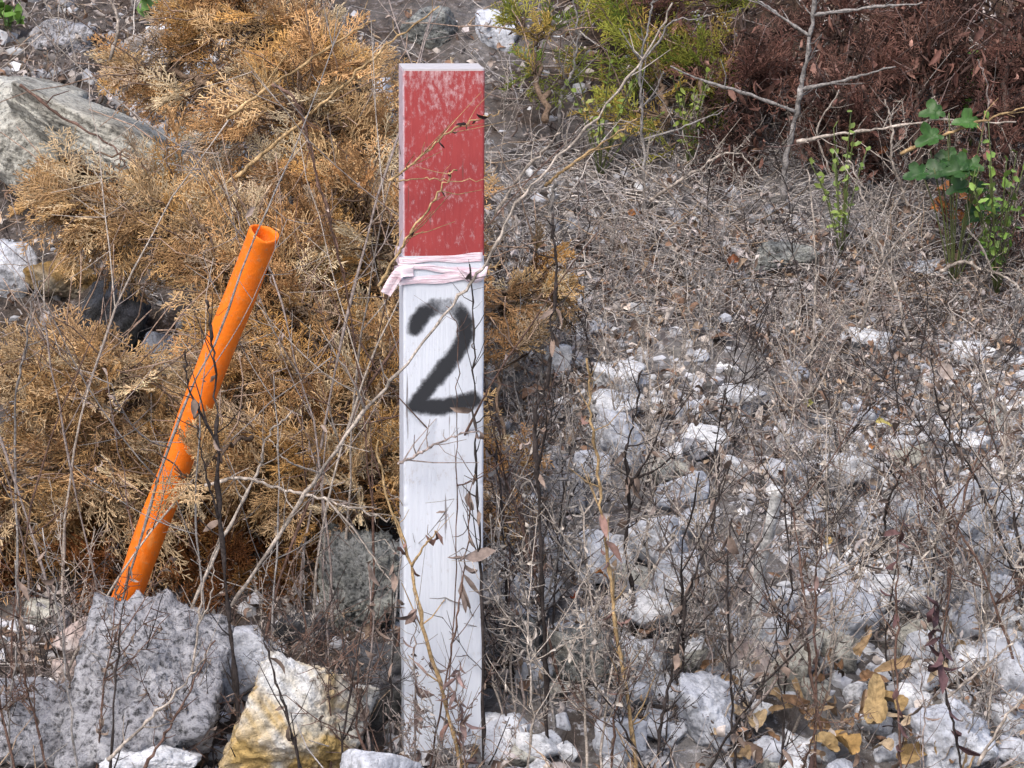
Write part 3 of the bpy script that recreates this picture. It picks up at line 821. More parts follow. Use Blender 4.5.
OLIVE = OLIVE * np.array([1.35, 1.3, 1.1]); WINE = WINE * 0.85
def bough(name, label, cat, pxs, Ys, spread, n, size, pal, wood, seed, group=None, rbase=0.006, droop=0.5, tmpl=SPR, fol='foliage', mat=None, hang=0):
    """a bough: a woody branch through the pixel path pxs at depths Ys, side branchlets and sprays around it"""
    r = np.random.default_rng(seed)
    path = spline([P(*p, y) for p, y in zip(pxs, Ys)], 24)
    root = empty(name, path[0], label, cat, group)
    mb = MB()
    path = path + 0.004 * r.standard_normal(path.shape)
    tubes(mb, path[None], np.linspace(rbase, rbase * 0.3, 24)[None], np.array(wood), 6)
    u = r.uniform(0.02, 1.0, n)
    k = u * 23; i = np.minimum(k.astype(int), 22)
    on = path[i] + (path[i + 1] - path[i]) * (k - i)[:, None]
    ax = norm(path[i + 1] - path[i])
    m = spread * MPP
    off = r.normal(0, 1, (n, 3)) * np.array([m, m * 0.8, m * 0.8])
    ncl = max(3, n // 4)
    cl_ = r.integers(ncl, size=n)
    on = on[cl_]; ax = ax[cl_]; off = off[cl_] * 1.15 + r.normal(0, 0.40, (n, 3)) * m
    base = on + off * 0.55
    gz = height(base[:, 0], base[:, 1]) + 0.012
    base[:, 2] = np.maximum(base[:, 2], gz)
    d = norm(norm(off) * 0.8 + ax * 0.55 + r.normal(0, 0.45, (n, 3)) + np.array([0, -0.2, -0.12 * droop]))
    upv = norm(np.array([0, -0.75, 0.75]) + r.normal(0, 0.55, (n, 3)))
    # branchlets from the branch to each spray
    mid = (on + base) / 2 + r.normal(0, 0.012, (n, 3))
    tubes(mb, np.stack([on, mid, base], 1), np.tile(np.array([[rbase * 0.32, rbase * 0.24, rbase * 0.16]]), (n, 1)), np.array(wood) * 0.9, 3)
    nb = n // 2
    b0 = base[:nb]; dd = norm(norm(off[:nb]) + r.normal(0, 0.7, (nb, 3)) + np.array([0, -0.3, 0.3])); L = r.uniform(0.04, 0.15, (nb, 1))
    uu = np.linspace(0, 1, 6)[None, :, None]
    bt = b0[:, None] + dd[:, None] * L[:, None] * uu + r.normal(0, 0.2, (nb, 1, 3)) * L[:, None] * uu ** 2 + 0.002 * r.standard_normal((nb, 6, 3))
    tubes(mb, bt, np.linspace(0.0013, 0.0006, 6)[None].repeat(nb, 0), np.array(wood) * r.uniform(0.9, 2.6, (nb, 1)) * np.array([1, 1.02, 1.1]), 4)
    mb.build('branch', M_BARK, root, path[0])
    sz = r.uniform(size[0], size[1], n)
    c = pal[r.integers(len(pal), size=n)] * r.uniform(0.7, 1.25, (n, 1))
    mb = MB()
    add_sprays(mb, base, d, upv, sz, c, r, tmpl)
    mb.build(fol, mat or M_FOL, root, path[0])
    if hang:
        ii = r.integers(0, n, hang); hb = base[ii] + r.normal(0, 0.02, (hang, 3))
        L = r.uniform(0.010, 0.034, hang)
        mb = MB()
        leaves(mb, hb, norm(r.normal(0, 0.5, (hang, 3)) + np.array([0, -0.3, -0.8])), r.normal(0, 1, (hang, 3)), L, L * r.uniform(0.07, 0.24, hang), r.normal(0, 1.6, hang), r.uniform(0.2, 1.0, hang), pal[r.integers(len(pal), size=hang)] * r.uniform(0.6, 1.8, (hang, 1)), 5)
        mb.build('withered_foliage', M_PLANT, root, path[0])
    return root
WOOD = (0.20, 0.14, 0.10)
bough('dead_cedar_bough', 'golden brown dead cedar bough filling the top between the slab and the red post top', 'bough',
      [(395, 140), (340, 90), (270, 40), (215, -10)], [0.75, 0.8, 0.9, 1.0], 54, 200, (0.05, 0.095), GOLD, WOOD, 1)
bough('dead_cedar_bough', 'dense orange-brown dead cedar bough just left of the red half of the post', 'bough',
      [(390, 300), (355, 230), (330, 170), (300, 110)], [0.5, 0.55, 0.65, 0.7], 58, 200, (0.05, 0.10), GOLD, WOOD, 2)
bough('dead_cedar_bough', 'brown dead cedar bough behind the open top of the orange pipe', 'bough',
      [(330, 310), (260, 260), (190, 220), (120, 200)], [0.45, 0.5, 0.6, 0.65], 40, 130, (0.05, 0.09), GOLD, WOOD, 3)
bough('dead_cedar_bough', 'thin dead cedar bough trailing over the pale slabs at the far left', 'bough',
      [(210, 250), (150, 215), (80, 205), (10, 215)], [0.5, 0.6, 0.65, 0.7], 26, 60, (0.05, 0.09), TAN, WOOD, 4)
bough('dead_cedar_bough', 'light tan dead cedar bough left of the middle of the orange pipe', 'bough',
      [(205, 450), (150, 405), (90, 385), (20, 400)], [0.42, 0.36, 0.34, 0.36], 46, 180, (0.05, 0.10), TAN, WOOD, 5)
bough('dead_cedar_bough', 'dead cedar bough between the upper orange pipe and the black numeral', 'bough',
      [(390, 400), (330, 360), (280, 310), (250, 290)], [0.4, 0.42, 0.45, 0.5], 50, 180, (0.05, 0.10), GOLD, WOOD, 6)
bough('dead_cedar_bough', 'shaggy dead cedar bough right of the lower half of the orange pipe', 'bough',
      [(392, 500), (330, 460), (270, 430), (215, 420)], [0.33, 0.34, 0.36, 0.4], 52, 200, (0.05, 0.10), np.concatenate([GOLD, TAN[:2]]), WOOD, 7)
bough('dead_cedar_bough', 'tan dead cedar bough drooping at the left below the light tan one', 'bough',
      [(170, 500), (110, 480), (55, 470), (-10, 475)], [0.36, 0.33, 0.33, 0.36], 38, 110, (0.06, 0.11), TAN, WOOD, 8)
bough('dead_cedar_bough', 'small dead cedar spray hanging across the orange pipe', 'bough',
      [(250, 440), (225, 455), (200, 475), (190, 500)], [0.24, 0.14, 0.09, 0.09], 13, 11, (0.035, 0.065), TAN, WOOD, 9, rbase=0.003)
bough('dead_cedar_bough', 'upper left dead cedar bough reaching over the litter above the slab', 'bough',
      [(260, 110), (200, 85), (140, 70), (90, 60)], [0.8, 0.85, 0.95, 1.0], 24, 40, (0.05, 0.08), GOLD, WOOD, 10)
bough('dead_cedar_bough', 'small tan dead cedar spray lying across the long pale slab', 'bough',
      [(190, 200), (160, 175), (120, 150), (60, 150)], [0.7, 0.72, 0.74, 0.76], 16, 20, (0.04, 0.08), TAN, WOOD, 16, rbase=0.003)
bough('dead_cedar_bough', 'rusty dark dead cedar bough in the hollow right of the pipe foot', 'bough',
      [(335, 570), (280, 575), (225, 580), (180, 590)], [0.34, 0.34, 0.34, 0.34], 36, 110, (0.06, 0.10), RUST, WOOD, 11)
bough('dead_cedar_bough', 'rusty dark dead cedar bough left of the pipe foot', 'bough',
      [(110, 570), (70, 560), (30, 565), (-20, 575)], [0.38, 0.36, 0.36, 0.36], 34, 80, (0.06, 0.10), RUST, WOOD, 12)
bough('dead_cedar_bough', 'small orange-brown dead cedar bough poking out right of the pink tape', 'bough',
      [(470, 345), (495, 310), (525, 275), (575, 262)], [0.6, 0.62, 0.68, 0.72], 30, 40, (0.035, 0.065), GOLD * 0.85, WOOD, 13)
bough('dead_cedar_bough', 'small orange-brown dead cedar bough right of the post below the numeral', 'bough',
      [(470, 550), (495, 510), (505, 450), (500, 370)], [0.3, 0.36, 0.42, 0.5], 20, 44, (0.035, 0.065), GOLD * 0.9, WOOD, 14)
bough('dead_cedar_bough', 'dead cedar bough behind the post, at the level of the white shaft', 'bough',
      [(430, 520), (425, 440), (420, 330), (430, 200)], [0.35, 0.4, 0.5, 0.6], 40, 90, (0.06, 0.10), GOLD, WOOD, 15)

# live and dead brush along the top of the bank
bough('green_juniper', 'yellow-green juniper growing at the top right of the red post top', 'shrub',
      [(668, 125), (660, 80), (648, 30), (635, -30)], [1.2, 1.25, 1.35, 1.45], 46, 100, (0.05, 0.10), OLIVE, WOOD, 21, tmpl=SPR_S, droop=-1)
bough('green_juniper', 'small sparse green juniper between the post top and the bigger yellow-green one', 'shrub',
      [(545, 120), (535, 85), (528, 50), (520, 20)], [1.15, 1.2, 1.25, 1.3], 22, 22, (0.04, 0.07), OLIVE, WOOD, 22, tmpl=SPR_S, droop=-1)
bough('green_juniper', 'dark green juniper sprig at the left edge of the wine-brown brush', 'shrub',
      [(705, 120), (705, 90), (712, 60), (715, 20)], [1.15, 1.2, 1.25, 1.35], 24, 36, (0.05, 0.08), OLIVE * 0.7, WOOD, 23, tmpl=SPR_S, droop=-1)
wl = ['wine-brown dead brush just right of the green junipers', 'wine-brown dead brush behind the grey sapling',
      'wine-brown dead brush above the broad green leaves', 'wine-brown dead brush in the upper right corner',
      'low wine-brown dead brush at the right edge beside the orange leaves']
for k, (pt, ys_) in enumerate(((([(752, 155), (750, 100), (745, 40), (740, -30)]), (1.16, 1.2, 1.3, 1.4)), (([(845, 170), (840, 110), (840, 50), (835, -30)]), (1.14, 1.2, 1.3, 1.4)),
        (([(920, 165), (920, 100), (928, 50), (930, -30)]), (1.12, 1.18, 1.28, 1.4)), (([(1005, 165), (1005, 90), (1008, 40), (1010, -30)]), (1.1, 1.16, 1.26, 1.38)),
        (([(1040, 290), (1010, 270), (975, 240), (950, 225)]), (1.0, 1.0, 1.05, 1.08)))):
    bough('dead_brush', wl[k], 'shrub', pt, ys_, 46 if k < 4 else 24, 96 if k < 4 else 30, (0.05, 0.10), WINE, (0.10, 0.07, 0.06), 30 + k, tmpl=SPR_S, droop=1, hang=640 if k < 4 else 160)

# ------------------------------------------------------------------ traced bare twigs, canes and stalks
COLS = {'dark': (0.055, 0.045, 0.043), 'brown': (0.16, 0.10, 0.08), 'grey': (0.30, 0.28, 0.27), 'pale': (0.46, 0.40, 0.35), 'tan': (0.46, 0.32, 0.17),
        'cane': (0.42, 0.22, 0.07), 'white': (0.80, 0.80, 0.80), 'mauve': (0.33, 0.275, 0.255)}
def twig(label, pts, r_px, ckey, Y=None, Y1=None, branches=(), lv=0, tw=6, cat='twig', name='bare_twig', group=None, root_ground=False, r_end=0.4, seed=None, knob=0.25, lcol=None, llen=(0.012, 0.03), jit=0.0016):
    seed = seed if seed is not None else int(abs(pts[0][0] * 13 + pts[0][1] * 7 + len(label) * 101))
    r = np.random.default_rng(seed)
    low = max(pts, key=lambda p: p[1])
    if Y is None: Y = G(*low)[1]
    if Y1 is None: Y1 = Y - 0.03
    ys_ = np.linspace(Y, Y1, len(pts))
    p3 = [P(*p, y) for p, y in zip(pts, ys_)]
    if root_ground:
        b = p3[0].copy(); b = b + (p3[0] - p3[1]) * 0.2; b[2] = height(b[0], b[1]) - 0.01
        p3 = [b] + p3
    n = max(14, int(6 * len(p3)))
    path = spline(p3, n)
    path = path + jit * r.standard_normal(path.shape) * np.linspace(0.3, 1, n)[:, None]
    m = (Y + 3.0) / F
    rad = r_px * m * np.linspace(1, r_end, n) * (1 + knob * np.clip(r.standard_normal(n), -0.6, 1.6))
    c = np.array(COLS[ckey]) * r.uniform(0.85, 1.15, (n, 1)) * (1 + 0.3 * r.standard_normal((n, 1))).clip(0.6, 1.5)
    root = empty(name, path[0], label, cat, group)
    mb = MB(); tubes(mb, path[None], rad[None], c[None], 7)
    def twiglets(mb, path, rad, k):
        ii = r.integers(2, len(path) - 1, k)
        d = norm(np.gradient(path, axis=0)[ii]); sd = norm(r.normal(0, 1, (k, 3)) * np.array([1, 0.7, 0.6]) + np.array([0, 0, 0.3]))
        L = r.uniform(0.008, 0.045, k)[:, None]
        b0 = path[ii]; b1 = b0 + (d * 0.5 + sd * 0.8) * L * 0.55; b2 = b0 + (d * 0.9 + sd) * L
        rr = np.minimum(rad[ii] * 0.55, 0.0012)
        tubes(mb, np.stack([b0, b1, b2], 1), np.stack([rr, rr * 0.8, rr * 0.45], 1), np.array(COLS[ckey]) * r.uniform(0.8, 1.2, (k, 1)), 3)
    if tw: twiglets(mb, path, rad, tw)
    mb.build('stem', M_BARK, root, path[0])
    allp = [path]
    for bp in branches:
        bY = Y + (Y1 - Y) * 0.6
        b3 = [P(*p, bY - 0.012 * k) for k, p in enumerate(bp)]
        j = int(np.argmin(np.linalg.norm(path - b3[0], axis=1))); b3[0] = path[j]
        bpath = spline(b3, 18); bpath = bpath + 0.0012 * r.standard_normal(bpath.shape) * np.linspace(0, 1, 18)[:, None]
        brad = r_px * 0.62 * m * np.linspace(1, 0.4, 18) * (1 + knob * np.clip(r.standard_normal(18), -0.5, 1.4))
        mb = MB(); tubes(mb, bpath[None], brad[None], np.array(COLS[ckey])[None] * r.uniform(0.85, 1.15), 6)
        twiglets(mb, bpath, brad, 3)
        mb.build('branch', M_BARK, root, path[0]); allp.append(bpath)
    if lv:
        ap = np.concatenate(allp); ii = r.integers(1, len(ap), lv)
        base = ap[ii]
        d = norm(np.stack([r.normal(0, 0.6, lv), r.normal(-0.1, 0.5, lv), r.normal(-0.8, 0.5, lv)], -1))
        nn = r.normal(0, 1, (lv, 3))
        L = r.uniform(*llen, lv)
        lc = np.array(lcol if lcol is not None else (0.24, 0.18, 0.15)) * r.uniform(0.6, 1.35, (lv, 1))
        mb = MB(); leaves(mb, base, d, nn, L, L * r.uniform(0.10, 0.22, lv), r.normal(0, 1.8, lv), r.uniform(0.2, 1.1, lv), lc, 5)
        mb.build('withered_foliage', M_PLANT, root, path[0])
    return root

S_ = dict(cat='stalk', name='dead_stalk', root_ground=True)
# left of the post
twig('dark knobbly stalk rising beside the orange pipe, right of the bluish rock', [(240, 775), (236, 690), (226, 590), (218, 470), (216, 400), (212, 340), (207, 300)], 2.6, 'dark', -0.06, -0.08, lv=10, tw=26, knob=0.5, branches=[[(222, 520), (205, 470), (196, 425)], [(217, 440), (190, 390), (185, 350)]], **S_)
twig('thin dark stalk standing in front of the big pitted grey rock', [(110, 775), (118, 650), (129, 565)], 1.5, 'dark', -0.12, -0.12, tw=12, lv=3, knob=0.5, **S_)
twig('thin grey stalk in front of the flat-topped rock in the lower left', [(78, 775), (66, 680), (58, 600), (42, 530)], 1.5, 'grey', -0.1, -0.1, tw=14, lv=6, **S_)
twig('straight pale twig slanting up right in front of the pitted grey rock', [(108, 760), (150, 718), (186, 682), (206, 655)], 1.9, 'pale', -0.13, -0.15, tw=5)
twig('brown twig slanting behind the straight pale one, over the pitted grey rock', [(140, 775), (165, 735), (190, 690), (214, 640)], 1.7, 'brown', -0.12, -0.10, tw=8)
twig('pale grey twig leaning right between the orange pipe and the long slanting twig', [(185, 620), (231, 522), (258, 470), (268, 436), (293, 412)], 1.9, 'pale', 0.08, 0.06, tw=6)
twig('long pale twig slanting up across the post and past its red top', [(232, 605), (275, 540), (312, 484), (363, 413), (398, 374), (455, 300), (486, 262), (521, 199), (576, 139), (641, 63), (672, 4)], 1.9, 'pale', -0.02, -0.10, tw=26, r_end=0.5, branches=[[(312, 484), (290, 462), (268, 440)], [(363, 413), (352, 380), (320, 330)], [(576, 139), (600, 125), (633, 120)]])
twig('pale twig running right across the hollow toward the white shaft', [(205, 486), (240, 478), (273, 487), (312, 496), (355, 508), (392, 522)], 2.0, 'pale', 0.05, 0.02, tw=12, branches=[[(325, 499), (350, 525), (375, 560), (396, 590)]])
twig('tan twig slanting above the pale slabs up to the post top', [(235, 178), (268, 150), (308, 117), (351, 78), (392, 42), (440, 5)], 2.1, 'tan', 0.45, 0.4, tw=12)
twig('tan twig slanting parallel above the other tan one in the upper left', [(228, 118), (265, 90), (324, 51), (376, 19)], 1.9, 'tan', 0.5, 0.45, tw=8)
twig('brown drooping twig between the pipe top and the red post top', [(272, 84), (298, 104), (316, 172), (332, 227), (346, 292)], 1.8, 'brown', 0.35, 0.3, tw=12)
twig('thin pale upright stem near the left edge above the ochre rock', [(44, 330), (44, 260), (45, 215)], 1.3, 'pale', None, None, tw=5, **S_)
twig('grey upright stem with curled tips left of the tan cedar bough', [(15, 420), (25, 350), (32, 305), (42, 280)], 1.5, 'grey', 0.25, 0.22, tw=8, **S_)
twig('pale curved twig at the top left above the long slab', [(110, 60), (118, 25), (112, 0), (100, -20)], 2.0, 'pale', 0.9, 0.9, tw=5)
twig('brownish twig crossing the pale slabs at the far left', [(20, 85), (60, 115), (110, 145), (125, 162)], 1.7, 'brown', 0.55, 0.5, tw=6)
twig('pair of pale stems curving up between the pipe foot and the pale rock', [(190, 700), (197, 640), (204, 580), (222, 540)], 1.8, 'pale', -0.02, -0.04, tw=6, branches=[[(198, 630), (210, 600), (214, 560)]], **S_)
twig('grey dead weed with curled leaves standing left of the flat-topped rock', [(12, 775), (10, 700), (18, 630), (14, 560)], 1.6, 'grey', -0.05, -0.05, tw=16, lv=16, **S_)
twig('pale mossy stalk hanging with dry leaves over the lichened upright rock', [(372, 775), (366, 700), (372, 640), (368, 560)], 1.6, 'mauve', -0.05, -0.05, tw=16, lv=14, **S_)
twig('dark thin stalk in front of the nearly black rock left of the post', [(392, 775), (390, 700), (394, 620), (393, 540)], 1.4, 'dark', -0.06, -0.06, tw=12, lv=8, **S_)
twig('dark stalk in front of the ochre-stained rock', [(300, 775), (288, 720), (270, 660), (262, 620)], 1.8, 'dark', -0.13, -0.12, tw=12, lv=6, knob=0.5, **S_)
# in front of the post
twig('tan-orange cane curving down across the lower white shaft', [(462, 775), (446, 705), (427, 641), (409, 562), (386, 491), (377, 440)], 2.3, 'tan', -0.06, -0.05, tw=12, lv=8, lcol=(0.22, 0.13, 0.11), branches=[[(410, 565), (425, 545), (437, 530)]], **S_)
twig('grey-brown weed with hanging narrow leaves in front of the white shaft', [(428, 775), (448, 667), (460, 600), (467, 540), (470, 484)], 1.5, 'brown', -0.04, -0.03, tw=18, lv=20, lcol=(0.24, 0.19, 0.17), llen=(0.018, 0.045), **S_)
twig('dark stalk running up the right edge of the post to the pink tape', [(483, 775), (482, 600), (477, 490), (475, 420), (473, 330), (471, 262)], 1.7, 'dark', -0.03, -0.02, tw=24, lv=6, knob=0.5, **S_)
twig('thin brown stalk rising over the middle of the white shaft', [(440, 775), (452, 640), (457, 500), (457, 420), (459, 338), (448, 305)], 0.9, 'brown', -0.02, -0.02, tw=10, **S_)
twig('mauve twig lying across the white shaft just below the numeral', [(398, 464), (415, 456), (432, 446), (459, 435), (478, 430)], 1.5, 'mauve', -0.03, -0.03, tw=14)
twig('tan twig with dark buds slanting over the lower part of the red top', [(378, 286), (395, 258), (409, 235), (428, 209), (446, 182), (456, 168)], 1.7, 'tan', -0.04, -0.05, tw=9, lv=5, lcol=(0.05, 0.03, 0.03), llen=(0.006, 0.012))
twig('tan twig with dark buds slanting over the upper part of the red top', [(388, 182), (415, 162), (446, 134), (476, 120), (500, 112)], 1.4, 'tan', -0.03, -0.04, tw=9, lv=9, lcol=(0.05, 0.03, 0.03), llen=(0.006, 0.014))
twig('hair-thin straw lying level across the red top', [(396, 181), (425, 179), (455, 181), (500, 179)], 0.8, 'tan', -0.02, -0.02, tw=2)
twig('leafy dead weed tangle at the foot of the post, right half', [(465, 775), (462, 720), (456, 690), (460, 660)], 1.4, 'mauve', -0.07, -0.07, tw=22, lv=36, lcol=(0.26, 0.18, 0.17), llen=(0.012, 0.03), **S_)
twig('leafy dead weed tangle at the foot of the post, left half', [(412, 775), (417, 700), (414, 650), (416, 610)], 1.4, 'mauve', -0.06, -0.06, tw=22, lv=30, lcol=(0.26, 0.19, 0.17), llen=(0.012, 0.03), **S_)
# right of the post
twig('first thick dark stalk right of the post', [(549, 775), (545, 655), (541, 560), (538, 482), (534, 420), (548, 380), (552, 330), (556, 262), (553, 215)], 2.5, 'dark', -0.02, -0.06, tw=34, lv=10, knob=0.5, branches=[[(538, 470), (546, 430), (546, 400)]], **S_)
twig('tall tan-orange cane standing in the middle of the rubble', [(638, 775), (622, 664), (611, 590), (603, 523), (597, 468), (591, 412), (588, 360)], 2.6, 'tan', -0.04, -0.08, tw=20, lv=14, lcol=(0.26, 0.16, 0.14), **S_)
twig('short dark stalk close to the right edge of the post', [(510, 640), (503, 553), (499, 476), (496, 440)], 2.0, 'dark', 0.1, 0.08, tw=14, lv=6, knob=0.5, **S_)
twig('dark forked stalk behind the tan-orange cane', [(632, 590), (625, 547), (630, 490), (625, 455), (634, 420), (640, 370)], 2.2, 'dark', 0.2, 0.16, tw=20, lv=10, knob=0.45, branches=[[(630, 490), (652, 449), (668, 405)], [(632, 485), (655, 470), (675, 455)]], **S_)
twig('dark leaning stalk right of the tan-orange cane', [(655, 775), (662, 720), (671, 677), (682, 620), (694, 574), (712, 530), (724, 470)], 2.3, 'dark', -0.03, -0.05, tw=24, lv=16, knob=0.4, **S_)
twig('dark upright stalk in front of the pinkish stone', [(736, 775), (731, 697), (729, 642), (727, 574), (732, 520)], 1.7, 'dark', -0.03, -0.05, tw=18, lv=12, **S_)
twig('dark bent stalk left of the white rock at the picture middle', [(705, 580), (712, 531), (718, 477), (728, 420)], 1.6, 'dark', 0.25, 0.2, tw=14, lv=8, **S_)
twig('dark stalk leaning left over the gravelly rock', [(1018, 590), (995, 523), (976, 479), (954, 441), (936, 402), (930, 350)], 1.9, 'dark', 0.22, 0.18, tw=18, lv=10, knob=0.4, **S_)
twig('dark forked stalk standing left of the gravelly rock', [(884, 540), (887, 505), (900, 476), (915, 440), (938, 412)], 1.7, 'dark', 0.35, 0.32, tw=12, lv=6, branches=[[(898, 480), (886, 465), (876, 455)]], **S_)
twig('thin dark stalk standing in front of the gravelly rock', [(934, 560), (941, 509), (946, 455), (952, 415)], 1.4, 'dark', 0.28, 0.26, tw=8, lv=3, **S_)
twig('thin dark twig slanting left of the dark forked stalk', [(832, 470), (851, 435), (872, 405), (880, 388)], 1.4, 'dark', 0.5, 0.48, tw=8)
st = twig('thick white broken stick standing in the rubble right of the tan-orange cane', [(759, 575), (766, 545), (772, 516), (778, 489)], 6.4, 'white', 0.195, 0.15, tw=0, cat='stick', name='broken_stick', root_ground=True, r_end=0.95, knob=0.04, jit=0.0003)
twig('pale twig slanting up in the lower right corner', [(978, 765), (1001, 724), (1022, 700), (1040, 680)], 1.9, 'pale', -0.06, -0.06, tw=5)
twig('pale twig slanting above the other pale one in the lower right corner', [(948, 697), (982, 669), (1004, 650), (1020, 632)], 1.6, 'pale', 0.02, 0.0, tw=5)
twig('red-brown stalk rising from the golden dead leaves', [(901, 775), (897, 697), (896, 628), (897, 571), (902, 520)], 1.7, 'brown', -0.04, -0.06, tw=18, lv=16, lcol=(0.16, 0.09, 0.09), **S_)
twig('red-brown stalk left of the golden dead leaves', [(815, 775), (816, 664), (816, 585), (824, 530)], 1.6, 'brown', -0.03, -0.05, tw=18, lv=14, lcol=(0.18, 0.12, 0.11), **S_)
twig('dark stalk with drooping black-brown leaves right of the golden dead leaves', [(962, 775), (955, 735), (945, 690), (941, 650), (938, 600)], 1.7, 'dark', -0.04, -0.05, tw=14, lv=26, lcol=(0.10, 0.055, 0.06), llen=(0.02, 0.04), **S_)
twig('thin grey-brown stalk right beside the golden dead leaves', [(922, 775), (924, 720), (922, 672), (918, 620)], 1.3, 'mauve', -0.05, -0.05, tw=14, lv=10, **S_)
twig('thin dark stalk between the pinkish stone and the golden dead leaves', [(780, 775), (784, 720), (776, 660), (779, 600)], 1.3, 'dark', -0.05, -0.05, tw=14, lv=12, **S_)
twig('tall pale straight stem in the middle right, crossing the litter', [(811, 400), (812, 353), (815, 300), (815, 255), (812, 205), (808, 170)], 1.6, 'pale', None, None, tw=14, **S_)
twig('pale twig of the crossing pair that leans right', [(862, 330), (866, 310), (875, 279), (892, 249), (922, 211)], 1.7, 'pale', 0.68, 0.62, tw=8)
twig('pale twig of the crossing pair that leans left', [(908, 340), (897, 290), (883, 257), (872, 225), (863, 198), (850, 160)], 1.7, 'pale', 0.66, 0.62, tw=10)
twig('pale arched branch at the right edge below the orange leaves', [(940, 272), (962, 262), (985, 271), (1006, 277), (1030, 300)], 2.2, 'pale', 0.9, 0.85, tw=8, branches=[[(990, 270), (982, 248), (968, 228)]])
twig('grey sapling with long level side branches in the upper right', [(782, 208), (785, 164), (796, 115), (803, 77), (810, 36), (817, -15)], 3.1, 'grey', None, None, tw=16, cat='sapling', name='bare_sapling', root_ground=True, r_end=0.6,
     branches=[[(802, 92), (848, 79), (894, 66)], [(809, 38), (780, 16), (752, -6)], [(815, 14), (867, 8), (922, 3)], [(796, 112), (744, 93), (699, 79), (669, 66)]])
twig('long level whitish twig above the broad green leaves', [(796, 142), (840, 134), (886, 128), (946, 120), (1016, 124)], 1.8, 'pale', 1.0, 0.95, tw=10)
twig('tan twig rising right over the broad green leaves', [(900, 154), (946, 134), (990, 118), (1034, 103)], 1.8, 'tan', 0.95, 0.9, tw=6)
twig('spiky pale stem right of the grey sapling foot', [(912, 222), (903, 191), (891, 158), (892, 128), (886, 100)], 1.8, 'pale', None, None, tw=22, **S_)
twig('thin pale stem standing in front of the bright green plant', [(984, 215), (984, 170), (986, 123), (987, 85), (978, 60)], 1.5, 'mauve', None, None, tw=8, **S_)
twig('pale stem leaning left between the grey sapling and the spiky stem', [(850, 212), (829, 170), (818, 131), (840, 90)], 1.6, 'pale', None, None, tw=8, **S_)
twig('pale forked sapling standing before the yellow-green juniper', [(645, 212), (644, 150), (641, 104), (641, 60), (650, 16), (655, -10)], 2.1, 'grey', None, None, tw=14, cat='sapling', name='bare_sapling', root_ground=True,
     branches=[[(643, 139), (675, 130), (699, 120), (722, 112)], [(641, 107), (655, 92), (664, 70)], [(641, 62), (633, 50), (620, 28)], [(641, 60), (660, 40), (671, 22), (700, 19)]])
twig('grey crooked stem just right of the red post top', [(558, 150), (560, 120), (562, 93), (574, 68), (577, 30), (572, -8)], 2.2, 'grey', None, None, tw=12, cat='stalk', name='dead_stalk', root_ground=True)
twig('pale twig slanting right below the yellow-green juniper', [(545, 186), (565, 169), (603, 142), (636, 119)], 1.7, 'tan', 0.85, 0.8, tw=6)
twig('whitish slanting twig close beside the red post top', [(494, 215), (521, 175), (545, 150), (560, 132)], 1.9, 'pale', 0.6, 0.55, tw=6)
twig('pale arching twig on the litter between the two saplings', [(650, 200), (672, 186), (697, 170), (734, 153), (764, 180)], 1.8, 'pale', 1.05, 1.0, tw=8)
twig('bleached upright stump of stem right of the red post top', [(552, 245), (550, 215), (555, 180)], 4.2, 'grey', None, None, tw=4, knob=0.15, **S_)

# ------------------------------------------------------------------ weeds that fill the rubble
def weed_proto(seed, h, ck, lcol, lv, nbr, name='dead_weed'):
    r = np.random.default_rng(seed)
    root = empty(name, (0, 0, 0), 'x', 'weed')
    n = 16; u = np.linspace(0, 1, n)
    b = r.normal(0, 0.16, 2)
    path = np.stack([h * b[0] * u ** 2 + 0.004 * np.cumsum(r.normal(0, 0.6, n)), h * b[1] * u ** 2 + 0.004 * np.cumsum(r.normal(0, 0.6, n)), h * u - 0.01], -1)
    rad = np.linspace(0.0020, 0.0008, n) * (1 + 0.35 * np.clip(r.standard_normal(n), -0.5, 1.5))
    c = np.array(COLS[ck])
    mb = MB(); tubes(mb, path[None], rad[None], c * r.uniform(0.8, 1.2, (1, n, 1)), 5)
    allp = [path[4:]]
    for k in range(nbr):
        i = r.integers(5, n - 1); a = r.uniform(0, 6.28); L = r.uniform(0.05, 0.15) * h / 0.3
        d = norm(np.array([math.cos(a) * 0.8, math.sin(a) * 0.8, r.uniform(0.2, 1.0)]))
        uu = np.linspace(0, 1, 8)[:, None]
        bp = path[i] + d * L * uu + np.array([0, 0, 0.35 * L]) * uu ** 2 + 0.0018 * r.standard_normal((8, 3)) * uu
        tubes(mb, bp[None], np.linspace(0.0010, 0.0005, 8)[None], c * r.uniform(0.8, 1.3), 4); allp.append(bp)
        for q_ in range(6):
            j = r.integers(2, 8); d2 = norm(r.normal(0, 1, 3) + d)
            tubes(mb, np.stack([bp[j], bp[j] + d2 * L * 0.12, bp[j] + d2 * L * 0.25 + [0, 0, 0.002]])[None], np.array([[0.0007, 0.0006, 0.0004]]), c * 1.1, 3)
    mb.build('stem', M_BARK, root)
    if lv:
        ap = np.concatenate(allp); ii = r.integers(0, len(ap), lv)
        d = norm(np.stack([r.normal(0, 0.7, lv), r.normal(0, 0.7, lv), r.normal(-0.5, 0.6, lv)], -1))
        L = r.uniform(0.006, 0.018, lv)
        lc = np.array(lcol) * r.uniform(0.6, 1.4, (lv, 1))
        mb = MB(); leaves(mb, ap[ii], d, r.normal(0, 1, (lv, 3)), L, L * r.uniform(0.08, 0.24, lv), r.normal(0, 3.2, lv), r.uniform(0.3, 1.4, lv), lc, 6)
        mb.build('withered_foliage', M_PLANT, root)
    return root
